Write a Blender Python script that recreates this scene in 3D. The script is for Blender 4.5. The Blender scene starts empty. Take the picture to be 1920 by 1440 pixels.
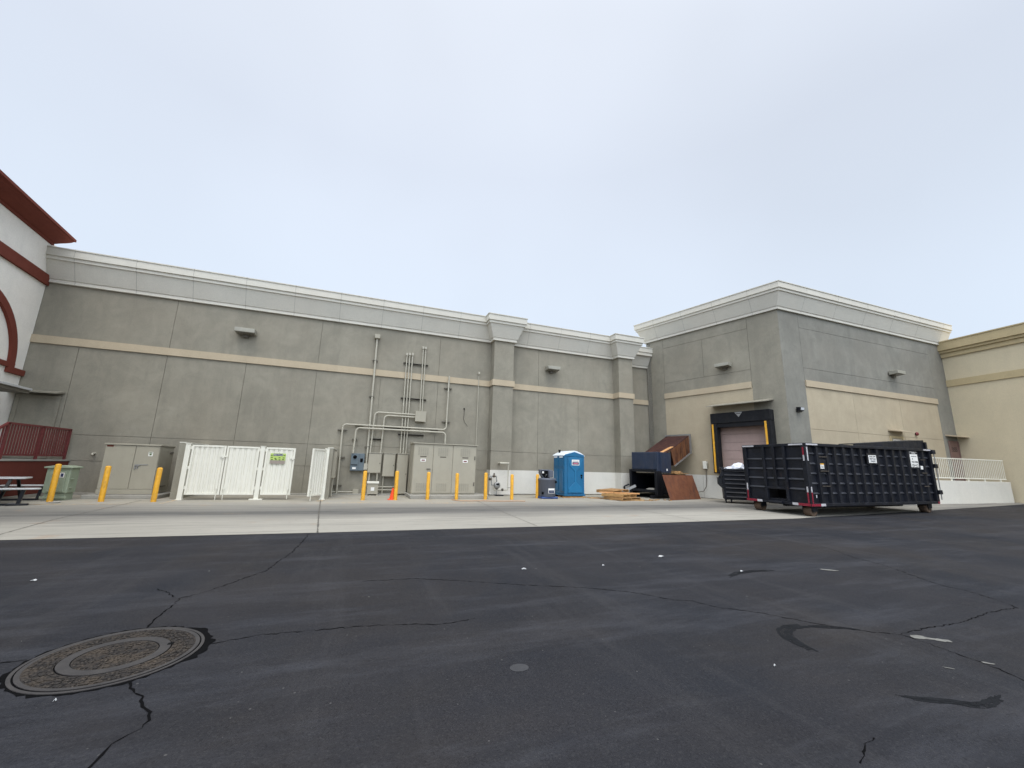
import bpy, math, random
from mathutils import Matrix, Vector
random.seed(7)
sc = bpy.context.scene
COL = sc.collection
R = math.radians

# ---------------------------------------------------------------- camera
cam = bpy.data.cameras.new("camera")
cam.sensor_width = 36.0
cam.lens = 754.76 / 1920 * 36
cam.clip_start = 0.05
cam.clip_end = 3000
camo = bpy.data.objects.new("camera", cam)
COL.objects.link(camo)
rx, up, bk = (0.934101, -0.355958, 0.02736), (-0.095878, -0.176302, 0.979656), (-0.343893, -0.917721, -0.198812)
camo.matrix_world = Matrix(((rx[0], up[0], bk[0], 0), (rx[1], up[1], bk[1], 0), (rx[2], up[2], bk[2], 1.4), (0, 0, 0, 1)))
sc.camera = camo

# ---------------------------------------------------------------- sky and sun (overcast)
SUN_EL, SUN_AZ = 62, 195          # azimuth clockwise from +Y
world = bpy.data.worlds.new("World")
sc.world = world
world.use_nodes = True
nt = world.node_tree
nt.nodes.clear()
out = nt.nodes.new("ShaderNodeOutputWorld")
bg = nt.nodes.new("ShaderNodeBackground")
bg.inputs[1].default_value = 0.1
sky = nt.nodes.new("ShaderNodeTexSky")
sky.sky_type = 'NISHITA'
sky.sun_disc = False
sky.sun_elevation = R(SUN_EL)
sky.sun_rotation = R(SUN_AZ)
sky.dust_density = 3.0
tc = nt.nodes.new("ShaderNodeTexCoord")
sep = nt.nodes.new("ShaderNodeSeparateXYZ")
nt.links.new(tc.outputs["Generated"], sep.inputs[0])
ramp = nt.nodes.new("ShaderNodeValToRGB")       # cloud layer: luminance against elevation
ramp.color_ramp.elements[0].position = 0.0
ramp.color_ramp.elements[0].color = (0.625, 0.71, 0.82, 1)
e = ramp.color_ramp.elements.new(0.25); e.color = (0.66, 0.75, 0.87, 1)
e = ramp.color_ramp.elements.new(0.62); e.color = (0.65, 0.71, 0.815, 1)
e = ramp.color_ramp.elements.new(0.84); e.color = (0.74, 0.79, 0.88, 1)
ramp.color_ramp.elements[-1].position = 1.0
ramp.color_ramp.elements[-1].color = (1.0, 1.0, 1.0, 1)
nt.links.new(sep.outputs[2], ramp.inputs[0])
cn = nt.nodes.new("ShaderNodeTexNoise")
cn.inputs["Scale"].default_value = 1.6
cn.inputs["Detail"].default_value = 3
cn.inputs["Roughness"].default_value = 0.4
nt.links.new(tc.outputs["Generated"], cn.inputs["Vector"])
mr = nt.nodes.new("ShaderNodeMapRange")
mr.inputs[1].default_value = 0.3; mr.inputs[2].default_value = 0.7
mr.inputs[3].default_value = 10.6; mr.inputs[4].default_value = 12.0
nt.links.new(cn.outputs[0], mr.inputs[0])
mul = nt.nodes.new("ShaderNodeVectorMath"); mul.operation = 'SCALE'
nt.links.new(ramp.outputs[0], mul.inputs[0])
nt.links.new(mr.outputs[0], mul.inputs["Scale"])
dot = nt.nodes.new("ShaderNodeVectorMath"); dot.operation = 'DOT_PRODUCT'   # extra sky brightness added overhead and behind the camera to light the walls
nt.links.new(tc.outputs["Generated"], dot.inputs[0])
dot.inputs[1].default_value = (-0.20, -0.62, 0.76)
fill_glow = nt.nodes.new("ShaderNodeMapRange"); fill_glow.interpolation_type = 'SMOOTHSTEP'
for i_, q_ in enumerate((0.22, 0.9, 1.0, 2.9)): fill_glow.inputs[i_ + 1].default_value = q_
nt.links.new(dot.outputs["Value"], fill_glow.inputs[0])
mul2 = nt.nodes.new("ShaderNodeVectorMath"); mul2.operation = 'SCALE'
nt.links.new(mul.outputs[0], mul2.inputs[0]); nt.links.new(fill_glow.outputs[0], mul2.inputs["Scale"])
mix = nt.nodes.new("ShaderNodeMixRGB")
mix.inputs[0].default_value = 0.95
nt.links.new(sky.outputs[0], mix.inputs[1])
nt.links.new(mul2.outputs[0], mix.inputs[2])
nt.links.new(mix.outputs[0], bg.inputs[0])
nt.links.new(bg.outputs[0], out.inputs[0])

sun = bpy.data.lights.new("sun", 'SUN')
sun.energy = 1.2
sun.angle = R(28)
sun.color = (1.0, 0.96, 0.9)
suno = bpy.data.objects.new("sun", sun)
COL.objects.link(suno)
sd = Vector((math.sin(R(SUN_AZ)) * math.cos(R(SUN_EL)), math.cos(R(SUN_AZ)) * math.cos(R(SUN_EL)), math.sin(R(SUN_EL))))
suno.rotation_euler = sd.to_track_quat('Z', 'Y').to_euler()
sc.view_settings.view_transform = 'Standard'
sc.view_settings.look = 'None'
sc.view_settings.gamma = 1
sc.view_settings.exposure = 0.03

# ---------------------------------------------------------------- helpers
def lin(r, g, b):
    f = lambda c: ((c / 255 + 0.055) / 1.055) ** 2.4 if c > 10 else c / 255 / 12.92
    return (f(r), f(g), f(b))

class NT:
    def __init__(s, name):
        s.m = bpy.data.materials.new(name); s.m.use_nodes = True
        s.t = s.m.node_tree; s.p = s.t.nodes["Principled BSDF"]
        s.co = s.t.nodes.new("ShaderNodeTexCoord").outputs["Object"]
    def n(s, typ): return s.t.nodes.new("ShaderNode" + typ)
    def link(s, a, b): s.t.links.new(a, b)
    def vec(s, sx=1, sy=1, sz=1, rz=0):
        m = s.n("Mapping"); s.link(s.co, m.inputs[0]); m.inputs["Scale"].default_value = (sx, sy, sz)
        m.inputs["Rotation"].default_value = (0, 0, rz)
        return m.outputs[0]
    def noise(s, scale, detail=5, v=None, rough=0.6, lo=0.3, hi=0.7, dist=0):
        n = s.n("TexNoise"); n.inputs["Scale"].default_value = scale; n.inputs["Detail"].default_value = detail
        n.inputs["Roughness"].default_value = rough; n.inputs["Distortion"].default_value = dist
        s.link(v if v is not None else s.co, n.inputs["Vector"])
        return s.rng(n.outputs[0], lo, hi)
    def rng(s, sock, lo, hi, a=0, b=1):
        r = s.n("MapRange"); s.link(sock, r.inputs[0])
        for i, q in enumerate((lo, hi, a, b)): r.inputs[i + 1].default_value = q
        return r.outputs[0]
    def math(s, op, a, b):
        m = s.n("Math"); m.operation = op
        for i, q in enumerate((a, b)):
            if isinstance(q, (int, float)): m.inputs[i].default_value = q
            else: s.link(q, m.inputs[i])
        return m.outputs[0]
    def mix(s, fac, a, b, mode='MIX'):
        m = s.n("MixRGB"); m.blend_type = mode
        for i, q in enumerate((fac, a, b)):
            if isinstance(q, (int, float)): m.inputs[i].default_value = q
            elif isinstance(q, tuple): m.inputs[i].default_value = (*q, 1)
            else: s.link(q, m.inputs[i])
        return m.outputs[0]
    def done(s, col, rough=0.7, metal=0.0, bump=None, bstr=0.3, bdist=0.01, spec=0.5):
        if isinstance(col, tuple): s.p.inputs["Base Color"].default_value = (*col, 1)
        else: s.link(col, s.p.inputs["Base Color"])
        if isinstance(rough, (int, float)): s.p.inputs["Roughness"].default_value = rough
        else: s.link(rough, s.p.inputs["Roughness"])
        s.p.inputs["Metallic"].default_value = metal
        s.p.inputs["Specular IOR Level"].default_value = spec
        if bump is not None:
            b = s.n("Bump"); b.inputs["Strength"].default_value = bstr; b.inputs["Distance"].default_value = bdist
            s.link(bump, b.inputs["Height"]); s.link(b.outputs[0], s.p.inputs["Normal"])
        return s.m

def k(c, f): return tuple(min(1, x * f) for x in c)

def paint(name, rgb, rough=0.5, var=0.10, scale=2.5, dirt=0.0, metal=0.0, bump=0.0, spec=0.5, dirtcol=(0.10, 0.085, 0.07)):
    """painted surface: slow tonal drift, fine grain and patchy dirt"""
    s = NT(name); c = lin(*rgb)
    col = s.mix(s.noise(scale, 5), k(c, 1 - var), k(c, 1 + var))
    if dirt:
        d = s.noise(scale * 1.7, 8, s.vec(1, 1, 0.35), 0.7, 0.48, 0.78)
        col = s.mix(s.math('MULTIPLY', d, dirt), col, dirtcol)
    r = s.rng(s.noise(scale * 3, 4), 0, 1, max(0.05, rough - 0.08), min(1, rough + 0.1))
    return s.done(col, r, metal, s.noise(60, 3) if bump else None, bump, 0.004, spec)

def stucco(name, rgb, var=0.20, streak=0.10):
    s = NT(name); c = lin(*rgb)
    col = s.mix(s.noise(0.55, 6, None, 0.62, 0.32, 0.68, 0.6), k(c, 1 - var), k(c, 1 + var * 0.8))
    col = s.mix(s.math('MULTIPLY', s.noise(2.2, 8, None, 0.72, 0.38, 0.68, 0.8), 0.55), col, k(c, 1 - var * 1.5))
    col = s.mix(s.math('MULTIPLY', s.noise(1.1, 7, s.vec(1.3, 1.3, 0.7), 0.7, 0.5, 0.72, 1.0), 0.5), col, k(c, 1 + var * 0.9))
    st = s.noise(1.0, 5, s.vec(1.6, 1.6, 0.16), 0.7, 0.5, 0.8)
    col = s.mix(s.math('MULTIPLY', st, streak * 4), col, k(c, 0.62))
    col = s.mix(s.math('MULTIPLY', s.noise(0.35, 3, None, 0.5, 0.45, 0.75), 0.35), col, (c[0] * 1.06, c[1] * 0.98, c[2] * 0.93))
    col = s.mix(0.2, col, s.mix(s.noise(30, 4, None, 0.8), k(c, 0.5), k(c, 1.4)))
    return s.done(col, 0.93, 0, s.noise(38, 4), 0.35, 0.006, 0.25)

def rust(name, a=(74, 40, 28), b=(128, 78, 50), dark=(38, 25, 22), stretch=1.0):
    s = NT(name)
    col = s.mix(s.noise(2.2, 7, s.vec(1, 1, stretch), 0.7, 0.35, 0.65), lin(*a), lin(*b))
    col = s.mix(s.noise(1.4, 6, s.vec(1.3, 1.3, stretch * 0.8), 0.7, 0.5, 0.68), col, lin(*dark))
    col = s.mix(s.math('MULTIPLY', s.noise(7, 6, s.vec(1, 1, stretch), 0.7, 0.55, 0.75), 0.5), col, lin(128, 94, 70))
    return s.done(col, 0.9, 0, s.noise(20, 5), 0.4, 0.01, 0.2)

MB_ID = Matrix.Identity(4)
WM = {}
class MB:
    """collects boxes, bars and tubes; build() links them as ONE mesh object"""
    def __init__(s, F=None): s.v = []; s.f = []; s.F = F or MB_ID; s.sm = set()
    def add(s, vs, fs, smooth=False):
        o = len(s.v)
        s.v += [tuple(s.F @ Vector(q)) for q in vs]
        for f in fs:
            if smooth: s.sm.add(len(s.f))
            s.f.append(tuple(i + o for i in f))
        return s
    def box(s, x0, x1, y0, y1, z0, z1):
        vs = [(x, y, z) for x in (x0, x1) for y in (y0, y1) for z in (z0, z1)]
        return s.add(vs, [(0, 1, 3, 2), (4, 6, 7, 5), (0, 4, 5, 1), (2, 3, 7, 6), (0, 2, 6, 4), (1, 5, 7, 3)])
    def hexa(s, a, b):
        """two quads of 4 matching points"""
        return s.add(list(a) + list(b), [(3, 2, 1, 0), (4, 5, 6, 7)] + [(i, (i + 1) % 4, (i + 1) % 4 + 4, i + 4) for i in range(4)])
    def prism(s, pts, vec):
        n = len(pts); w = Vector(vec)
        vs = [tuple(p) for p in pts] + [tuple(Vector(p) + w) for p in pts]
        return s.add(vs, [tuple(range(n))[::-1], tuple(range(n, 2 * n))] + [(i, (i + 1) % n, (i + 1) % n + n, i + n) for i in range(n)])
    def bar(s, a, b, w, h=None, upv=(0, 0, 1)):
        a, b = Vector(a), Vector(b); h = h or w
        d = (b - a).normalized(); u = Vector(upv)
        if abs(d.dot(u)) > 0.95: u = Vector((0, 1, 0))
        x = d.cross(u).normalized(); y = x.cross(d)
        q = [x * (i * w / 2) + y * (j * h / 2) for i, j in ((-1, -1), (1, -1), (1, 1), (-1, 1))]
        return s.hexa([a + t for t in q], [b + t for t in q])
    def tube(s, pts, r, n=10, caps=True):
        pts = [Vector(p) for p in pts]; vs = []; fs = []
        pu = None
        for i, p in enumerate(pts):
            d = ((pts[min(i + 1, len(pts) - 1)] - p).normalized() + (p - pts[max(i - 1, 0)]).normalized())
            d = d.normalized()
            if pu is None:
                pu = d.orthogonal().normalized()
            pu = (pu - d * pu.dot(d)).normalized(); q = d.cross(pu)
            rr = r[i] if isinstance(r, (list, tuple)) else r
            for j in range(n):
                t = 2 * math.pi * j / n
                vs.append(tuple(p + pu * (math.cos(t) * rr) + q * (math.sin(t) * rr)))
        for i in range(len(pts) - 1):
            for j in range(n):
                fs.append((i * n + j, i * n + (j + 1) % n, (i + 1) * n + (j + 1) % n, (i + 1) * n + j))
        s.add(vs, fs, True)
        if caps:
            m = len(pts) - 1
            s.add(vs[:n], [tuple(range(n))[::-1]]); s.add(vs[m * n:], [tuple(range(n))])
        return s
    def lathe(s, c, prof, n=24, smooth=True):
        """prof: (r, z) up the local z axis at c"""
        vs = []; fs = []
        for r, z in prof:
            for j in range(n):
                t = 2 * math.pi * j / n
                vs.append((c[0] + r * math.cos(t), c[1] + r * math.sin(t), c[2] + z))
        for i in range(len(prof) - 1):
            for j in range(n):
                fs.append((i * n + j, i * n + (j + 1) % n, (i + 1) * n + (j + 1) % n, (i + 1) * n + j))
        s.add(vs, fs, smooth)
        if prof[0][0] > 1e-4: s.add(vs[:n], [tuple(range(n))[::-1]])
        if prof[-1][0] > 1e-4: s.add(vs[-n:], [tuple(range(n))])
        return s
    def sweep(s, path, prof):
        """mitred sweep of closed profile (outward, z) along a plan polyline; outward is to the right of travel"""
        n = len(path); P = [Vector((*p, 0)).to_2d() for p in path]
        nr = []
        for i in range(n - 1):
            d = (P[i + 1] - P[i]).normalized(); nr.append(Vector((d.y, -d.x)))
        vs = []; m = len(prof)
        for i in range(n):
            a = nr[max(i - 1, 0)]; b = nr[min(i, n - 2)]
            w = (a + b) / (1 + a.dot(b))
            for p, z in prof: vs.append((P[i].x + w.x * p, P[i].y + w.y * p, z))
        fs = []
        for i in range(n - 1):
            for j in range(m):
                fs.append((i * m + j, i * m + (j + 1) % m, (i + 1) * m + (j + 1) % m, (i + 1) * m + j))
        fs.append(tuple(range(m))[::-1]); fs.append(tuple(range((n - 1) * m, n * m)))
        return s.add(vs, fs)
    def build(s, name, mat, parent=None, bevel=0.0):
        me = bpy.data.meshes.new(name)
        inv = WM[parent.name].inverted() if parent else MB_ID
        me.from_pydata([tuple(inv @ Vector(q)) for q in s.v], [], s.f)
        for i in s.sm: me.polygons[i].use_smooth = True
        me.materials.append(mat)
        import bmesh
        bm = bmesh.new(); bm.from_mesh(me); bmesh.ops.recalc_face_normals(bm, faces=bm.faces); bm.to_mesh(me); bm.free()
        o = bpy.data.objects.new(name, me); COL.objects.link(o)
        if parent:
            o.parent = parent
            WM[o.name] = WM[parent.name]
        else: WM[o.name] = MB_ID
        if bevel:
            b = o.modifiers.new("bevel", 'BEVEL'); b.width = bevel; b.segments = 2; b.limit_method = 'ANGLE'; b.angle_limit = R(40)
        return o

def tag(o, label=None, cat=None, group=None, kind=None):
    for key, val in (("label", label), ("category", cat), ("group", group), ("kind", kind)):
        if val: o[key] = val
    return o

def thing(name, label, cat, loc=(0, 0, 0), rz=0, group=None, M=None):
    o = bpy.data.objects.new(name, None); COL.objects.link(o)
    m = M or (Matrix.Translation(loc) @ Matrix.Rotation(rz, 4, 'Z'))
    o.matrix_world = m; o.empty_display_size = 0.2
    WM[o.name] = m
    return tag(o, label, cat, group)

def solo(mb, name, mat, label, cat, group=None, origin=None, bevel=0):
    """a thing that is one mesh, with its origin at its base"""
    loc = origin
    if loc is None:
        xs = [q[0] for q in mb.v]; ys = [q[1] for q in mb.v]; zs = [q[2] for q in mb.v]
        loc = ((min(xs) + max(xs)) / 2, (min(ys) + max(ys)) / 2, min(zs))
    mb.v = [(q[0] - loc[0], q[1] - loc[1], q[2] - loc[2]) for q in mb.v]
    o = mb.build(name, mat, None, bevel); o.location = loc
    WM[o.name] = Matrix.Translation(loc)
    return tag(o, label, cat, group)

def text(name, body, size, M, mat, parent, sx=1.0):
    """lettering as flat raised mesh; M is the world matrix (x right, y up, z out of the sign)"""
    cu = bpy.data.curves.new(name, 'FONT'); cu.body = body; cu.size = size; cu.extrude = 0.002
    cu.align_x = 'CENTER'; cu.align_y = 'CENTER'; cu.resolution_u = 3
    t = bpy.data.objects.new(name, cu); COL.objects.link(t)
    bpy.context.view_layer.update()
    me = bpy.data.meshes.new_from_object(t.evaluated_get(bpy.context.evaluated_depsgraph_get()))
    bpy.data.objects.remove(t)
    L = WM[parent.name].inverted() @ M @ Matrix.Diagonal((sx, 1, 1, 1))
    me.transform(L); me.materials.clear(); me.materials.append(mat)
    o = bpy.data.objects.new(name, me); COL.objects.link(o); o.parent = parent
    WM[o.name] = WM[parent.name]
    return o

def face(o, xd, out):
    """matrix with origin o, x along xd, z along out, y up"""
    x = Vector(xd).normalized(); z = Vector(out).normalized(); y = z.cross(x)
    return Matrix(((x.x, y.x, z.x, o[0]), (x.y, y.y, z.y, o[1]), (x.z, y.z, z.z, o[2]), (0, 0, 0, 1)))

def rise(x): return 0.015 * (max(0.0, min(x, 34) - 17))
def arc(p, a, b, r, n=5):
    """corner at p between directions from a and to b, filleted"""
    p, a, b = Vector(p), Vector(a), Vector(b)
    u = (a - p).normalized() * r; v = (b - p).normalized() * r
    return [p + u * (1 - math.sin(t * math.pi / 2 / n)) + v * (1 - math.cos(t * math.pi / 2 / n)) for t in range(n + 1)]

# ---------------------------------------------------------------- materials
GREY, TAN = (141, 136, 122), (184, 169, 142)
m_wall = stucco("grey_stucco", GREY, 0.21, 0.15)
m_wall2 = stucco("grey_stucco_cool", (131, 129, 120), 0.24, 0.16)
m_tan = stucco("tan_stucco", (172, 160, 137), 0.12, 0.07)
m_band = stucco("tan_trim", (178, 164, 140), 0.08, 0.05)
m_corn = stucco("pale_grey_trim", (200, 196, 184), 0.06, 0.05)
m_base = stucco("white_stucco", (206, 203, 193), 0.06, 0.05)
m_white = stucco("warm_white_stucco", (244, 239, 228), 0.08, 0.05)
m_redtrim = stucco("brick_red_trim", (116, 60, 48), 0.14, 0.08)
m_maroon = stucco("maroon_stucco", (100, 50, 40), 0.14, 0.06)
m_tanb = stucco("yellow_tan_stucco", (206, 193, 164), 0.07, 0.05)
m_tanband = stucco("ochre_trim", (188, 171, 134), 0.10, 0.08)
m_redrail = paint("dark_red_enamel", (106, 44, 44), 0.45, 0.15, 3, 0.2)
m_util = paint("utility_beige_paint", (156, 150, 133), 0.5, 0.05, 1.5, 0.15)
m_pipe = paint("painted_conduit", (168, 163, 147), 0.5, 0.08, 3, 0.2)
m_strut = paint("strut_steel", (98, 93, 82), 0.6, 0.12, 4, 0.3)
m_green = paint("sage_green_paint", (140, 150, 128), 0.5, 0.06, 2, 0.12)
m_yellow = paint("safety_yellow", (220, 162, 40), 0.55, 0.14, 6, 0.55)
m_gate = paint("cream_white_paint", (220, 217, 203), 0.45, 0.03, 2, 0.07)
m_block = stucco("block_wall_paint", (150, 146, 132), 0.12, 0.1)
m_black = paint("black_steel", (13, 15, 21), 0.42, 0.3, 3, 0.2, spec=0.32, dirtcol=(0.05, 0.045, 0.04))
def worn_black():
    s = NT("scraped_black_paint")
    col = s.mix(s.noise(2.2, 6), lin(11, 13, 19), lin(24, 27, 36))
    col = s.mix(s.math('MULTIPLY', s.noise(3.0, 8, s.vec(1, 1, 0.5), 0.75, 0.56, 0.7), 0.8), col, lin(44, 43, 46))
    col = s.mix(s.math('MULTIPLY', s.noise(4.5, 8, s.vec(1, 1, 0.35), 0.75, 0.62, 0.74), 0.7), col, lin(64, 46, 40))
    col = s.mix(s.noise(14, 6, s.vec(1, 1, 2), 0.7, 0.70, 0.74), col, lin(112, 112, 112))
    return s.done(col, s.rng(s.noise(3, 5), 0, 1, 0.35, 0.65), 0, s.noise(3.0, 3), 0.25, 0.03, 0.32)
m_cont = worn_black()
m_rubber = paint("black_rubber", (22, 23, 26), 0.75, 0.2, 3, 0.15, spec=0.25)
m_dark = paint("dark_void", (12, 12, 13), 0.9, 0.1, spec=0.1)
m_ironw = paint("worn_steel", (84, 76, 66), 0.6, 0.25, 5, 0.4, 0.4)
m_whitepl = paint("white_plastic", (186, 186, 184), 0.35, 0.03, 2, 0.08)
m_blue = paint("porta_blue_plastic", (10, 92, 132), 0.42, 0.08, 2, 0.12)
m_blue2 = paint("porta_blue_relief", (16, 101, 142), 0.42, 0.08, 2, 0.12)
m_roofw = paint("translucent_white_roof", (222, 229, 236), 0.45, 0.04)
m_greypl = paint("grey_plastic", (84, 88, 98), 0.5, 0.08, 2, 0.2)
m_bluepl = paint("blue_plastic", (40, 66, 118), 0.45, 0.08)
m_compb = paint("compactor_blue_paint", (34, 45, 64), 0.42, 0.14, 1.6, 0.35)
m_meter = paint("blue_grey_enamel", (88, 100, 106), 0.45, 0.06, 3, 0.15)
m_metal = paint("galvanised_steel", (150, 150, 148), 0.4, 0.1, 6, 0.2, 0.6)
m_doorp = paint("pink_brown_door", (170, 146, 137), 0.6, 0.07, 2, 0.15)
m_maud = paint("mauve_brown_door", (118, 92, 84), 0.6, 0.08, 2, 0.15)
m_sign = paint("white_sign", (224, 222, 216), 0.5, 0.04, 4, 0.1)
m_ink = paint("black_ink", (26, 26, 30), 0.6, 0.1)
m_navy = paint("navy_ink", (30, 40, 78), 0.5, 0.1)
m_pinkink = paint("pink_ink", (196, 110, 128), 0.5, 0.1)
m_lime = paint("lime_ink", (176, 198, 104), 0.5, 0.12, 9)
m_olive = paint("dark_green_ink", (70, 92, 34), 0.5, 0.1)
m_brownink = paint("brown_pink_ink", (146, 134, 124), 0.5, 0.15, 14)
m_redtape = paint("red_reflective", (128, 26, 46), 0.3, 0.12, 8, 0.25)
m_whitetape = paint("white_reflective", (186, 184, 186), 0.3, 0.08, 8, 0.3)
m_orange = paint("cone_orange", (236, 74, 20), 0.5, 0.06)
m_hose = paint("orange_hose", (176, 132, 92), 0.5, 0.08)
m_redbell = paint("alarm_red", (108, 36, 40), 0.4, 0.1)
m_bag = paint("white_bag", (214, 216, 222), 0.4, 0.05, 5)
m_lens = paint("lamp_lens", (196, 198, 200), 0.25, 0.05)
m_lamp = paint("aged_lamp_paint", (150, 147, 134), 0.5, 0.08, 3, 0.2)
m_lampglass = paint("dusty_lamp_glass", (112, 108, 98), 0.3, 0.1)
m_blackworn = paint("worn_black_edge", (46, 48, 54), 0.4, 0.3, 5, 0.2)
m_wheel = rust("rusty_wheel", (80, 66, 56), (104, 86, 70), (54, 46, 42))
m_rust = rust("rusted_chute", (54, 34, 32), (72, 46, 40), (40, 28, 28), 0.4)
m_rusty = rust("streaked_rust", (70, 44, 33), (132, 88, 58), (42, 28, 25), 0.45)
m_plate = rust("rusted_plate", (100, 62, 45), (118, 76, 54), (88, 58, 48), 1.0)
m_conc2 = stucco("pad_concrete", (150, 147, 138), 0.14, 0.1)
m_crack = paint("crack_black", (12, 12, 13), 0.95, 0.2, spec=0.05)  # flat near-black for cracks, manhole gaps and the sealing edge
def wood(name, a, b):
    s = NT(name)
    col = s.mix(s.noise(3, 6, s.vec(2, 2, 9), 0.65), lin(*a), lin(*b))
    return s.done(s.mix(s.math('MULTIPLY', s.noise(9, 5, None, 0.7, 0.55, 0.8), 0.5), col, lin(60, 44, 32)), 0.85)
m_wood = wood("pallet_wood", (138, 104, 64), (188, 148, 92))
m_woodo = wood("old_pallet_wood", (132, 98, 62), (176, 136, 86))
m_plank = wood("fresh_plank", (186, 136, 88), (212, 160, 106))

def asphalt_mat():
    s = NT("asphalt")
    col = s.mix(s.noise(0.38, 6, None, 0.6, 0.35, 0.65, 0.8), lin(36, 38, 43), lin(48, 47, 49))
    col = s.mix(s.math('MULTIPLY', s.noise(0.27, 5, None, 0.6, 0.45, 0.66, 0.5), 0.8), col, lin(49, 45, 42))
    col = s.mix(s.math('MULTIPLY', s.noise(0.9, 7, s.vec(0.22, 1, 1, 0.35), 0.7, 0.5, 0.75), 0.65), col, lin(27, 28, 33))
    col = s.mix(s.math('MULTIPLY', s.noise(1.6, 7, s.vec(0.2, 1, 1, -0.5), 0.74, 0.5, 0.74), 0.62), col, lin(72, 73, 78))
    col = s.mix(s.math('MULTIPLY', s.noise(1.3, 7, s.vec(1, 0.12, 1, 0.9), 0.74, 0.52, 0.74), 0.55), col, lin(66, 65, 66))
    col = s.mix(s.math('MULTIPLY', s.noise(55, 3, None, 0.7, 0.4, 0.75), 0.25), col, lin(60, 60, 64))
    col = s.mix(s.math('MULTIPLY', s.noise(130, 2, None, 0.7, 0.45, 0.7), 0.4), col, lin(26, 26, 30))
    ag = s.n("TexVoronoi"); ag.inputs["Scale"].default_value = 95; s.link(s.co, ag.inputs["Vector"])
    agx = s.n("SeparateXYZ"); s.link(ag.outputs["Color"], agx.inputs[0])
    col = s.mix(s.math('MULTIPLY', s.rng(agx.outputs[0], 0.75, 1.0), 0.2), col, lin(74, 73, 72))
    col = s.mix(s.math('MULTIPLY', s.rng(agx.outputs[1], 0.75, 1.0), 0.3), col, lin(18, 18, 20))
    v = s.n("TexVoronoi"); v.inputs["Scale"].default_value = 3.2; s.link(s.co, v.inputs["Vector"])
    sp = s.n("SeparateXYZ"); s.link(v.outputs["Color"], sp.inputs[0])
    rad = s.rng(sp.outputs[0], 0.55, 1.0, 0.0, 0.032)
    col = s.mix(s.math('LESS_THAN', v.outputs["Distance"], rad), col, lin(138, 136, 130))
    v2 = s.n("TexVoronoi"); v2.inputs["Scale"].default_value = 14; s.link(s.co, v2.inputs["Vector"])
    sp2 = s.n("SeparateXYZ"); s.link(v2.outputs["Color"], sp2.inputs[0])
    rad2 = s.rng(sp2.outputs[0], 0.6, 1.0, 0.0, 0.10)
    col = s.mix(s.math('MULTIPLY', s.math('LESS_THAN', v2.outputs["Distance"], rad2), 0.25), col, lin(128, 126, 122))
    return s.done(col, s.rng(s.noise(0.8, 4), 0, 1, 0.72, 0.92), 0, s.noise(130, 4), 0.4, 0.005, 0.12)
m_asph = asphalt_mat()

def concrete_mat():
    s = NT("apron_concrete")
    c = lin(154, 150, 140)
    col = s.mix(s.noise(0.7, 6, s.vec(0.5, 1, 1), 0.65), k(c, 0.86), k(c, 1.08))
    col = s.mix(s.math('MULTIPLY', s.noise(6, 6, None, 0.7), 0.3), col, k(c, 0.8))
    sep = s.n("SeparateXYZ"); s.link(s.co, sep.inputs[0])
    y = s.math('ADD', sep.outputs[1], s.math('MULTIPLY', s.noise(0.5, 4, s.vec(0.25, 1, 1), 0.6, 0, 1), 1.6))
    y = s.math('SUBTRACT', y, 0.8)
    # rubbed-in tyre lane along the apron, worn streaks running with the traffic
    lane = s.math('MULTIPLY', s.rng(y, 10.9, 12.6), s.rng(y, 15.6, 13.2))
    st = s.noise(1.6, 7, s.vec(0.10, 1.6, 1, 0.03), 0.75, 0.22, 0.68)
    col = s.mix(s.math('MULTIPLY', s.math('MULTIPLY', lane, s.rng(st, 0, 1, 0.3, 1.0)), 1.0), col, lin(70, 70, 70))
    st2 = s.noise(2.2, 7, s.vec(0.10, 1.8, 1, -0.04), 0.7, 0.52, 0.72)
    col = s.mix(s.math('MULTIPLY', st2, 0.75), col, lin(94, 92, 88))
    wornx = s.math('MULTIPLY', s.rng(sep.outputs[0], 15.0, 24.0), 0.75)
    col = s.mix(s.math('MULTIPLY', wornx, s.noise(0.8, 6, s.vec(0.4, 1, 1), 0.7, 0.2, 0.6)), col, lin(92, 91, 90))
    near = s.math('MULTIPLY', s.rng(y, 14.6, 16.4), s.noise(1.1, 6, None, 0.65, 0.35, 0.7))
    col = s.mix(s.math('MULTIPLY', near, 0.5), col, lin(152, 142, 118))
    spots = s.noise(9, 4, None, 0.6, 0.68, 0.74)
    col = s.mix(s.math('MULTIPLY', spots, 0.6), col, lin(60, 58, 56))
    rs = s.noise(0.9, 5, None, 0.6, 0.62, 0.78)
    col = s.mix(s.math('MULTIPLY', rs, 0.55), col, lin(150, 120, 92))
    return s.done(col, 0.9, 0, s.noise(70, 4), 0.3, 0.005, 0.25)
m_conc = concrete_mat()

def faded(name, rgb, amount):
    s = NT(name)
    col = s.mix(s.noise(5, 7, s.vec(1, 1, 1), 0.75, 0.42, 0.62), lin(160, 154, 140), k(lin(*rgb), 1))
    return s.done(s.mix(amount, lin(158, 152, 138), col), 0.9)
m_yline = faded("faded_yellow_paint", (206, 160, 92), 0.65)

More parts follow.
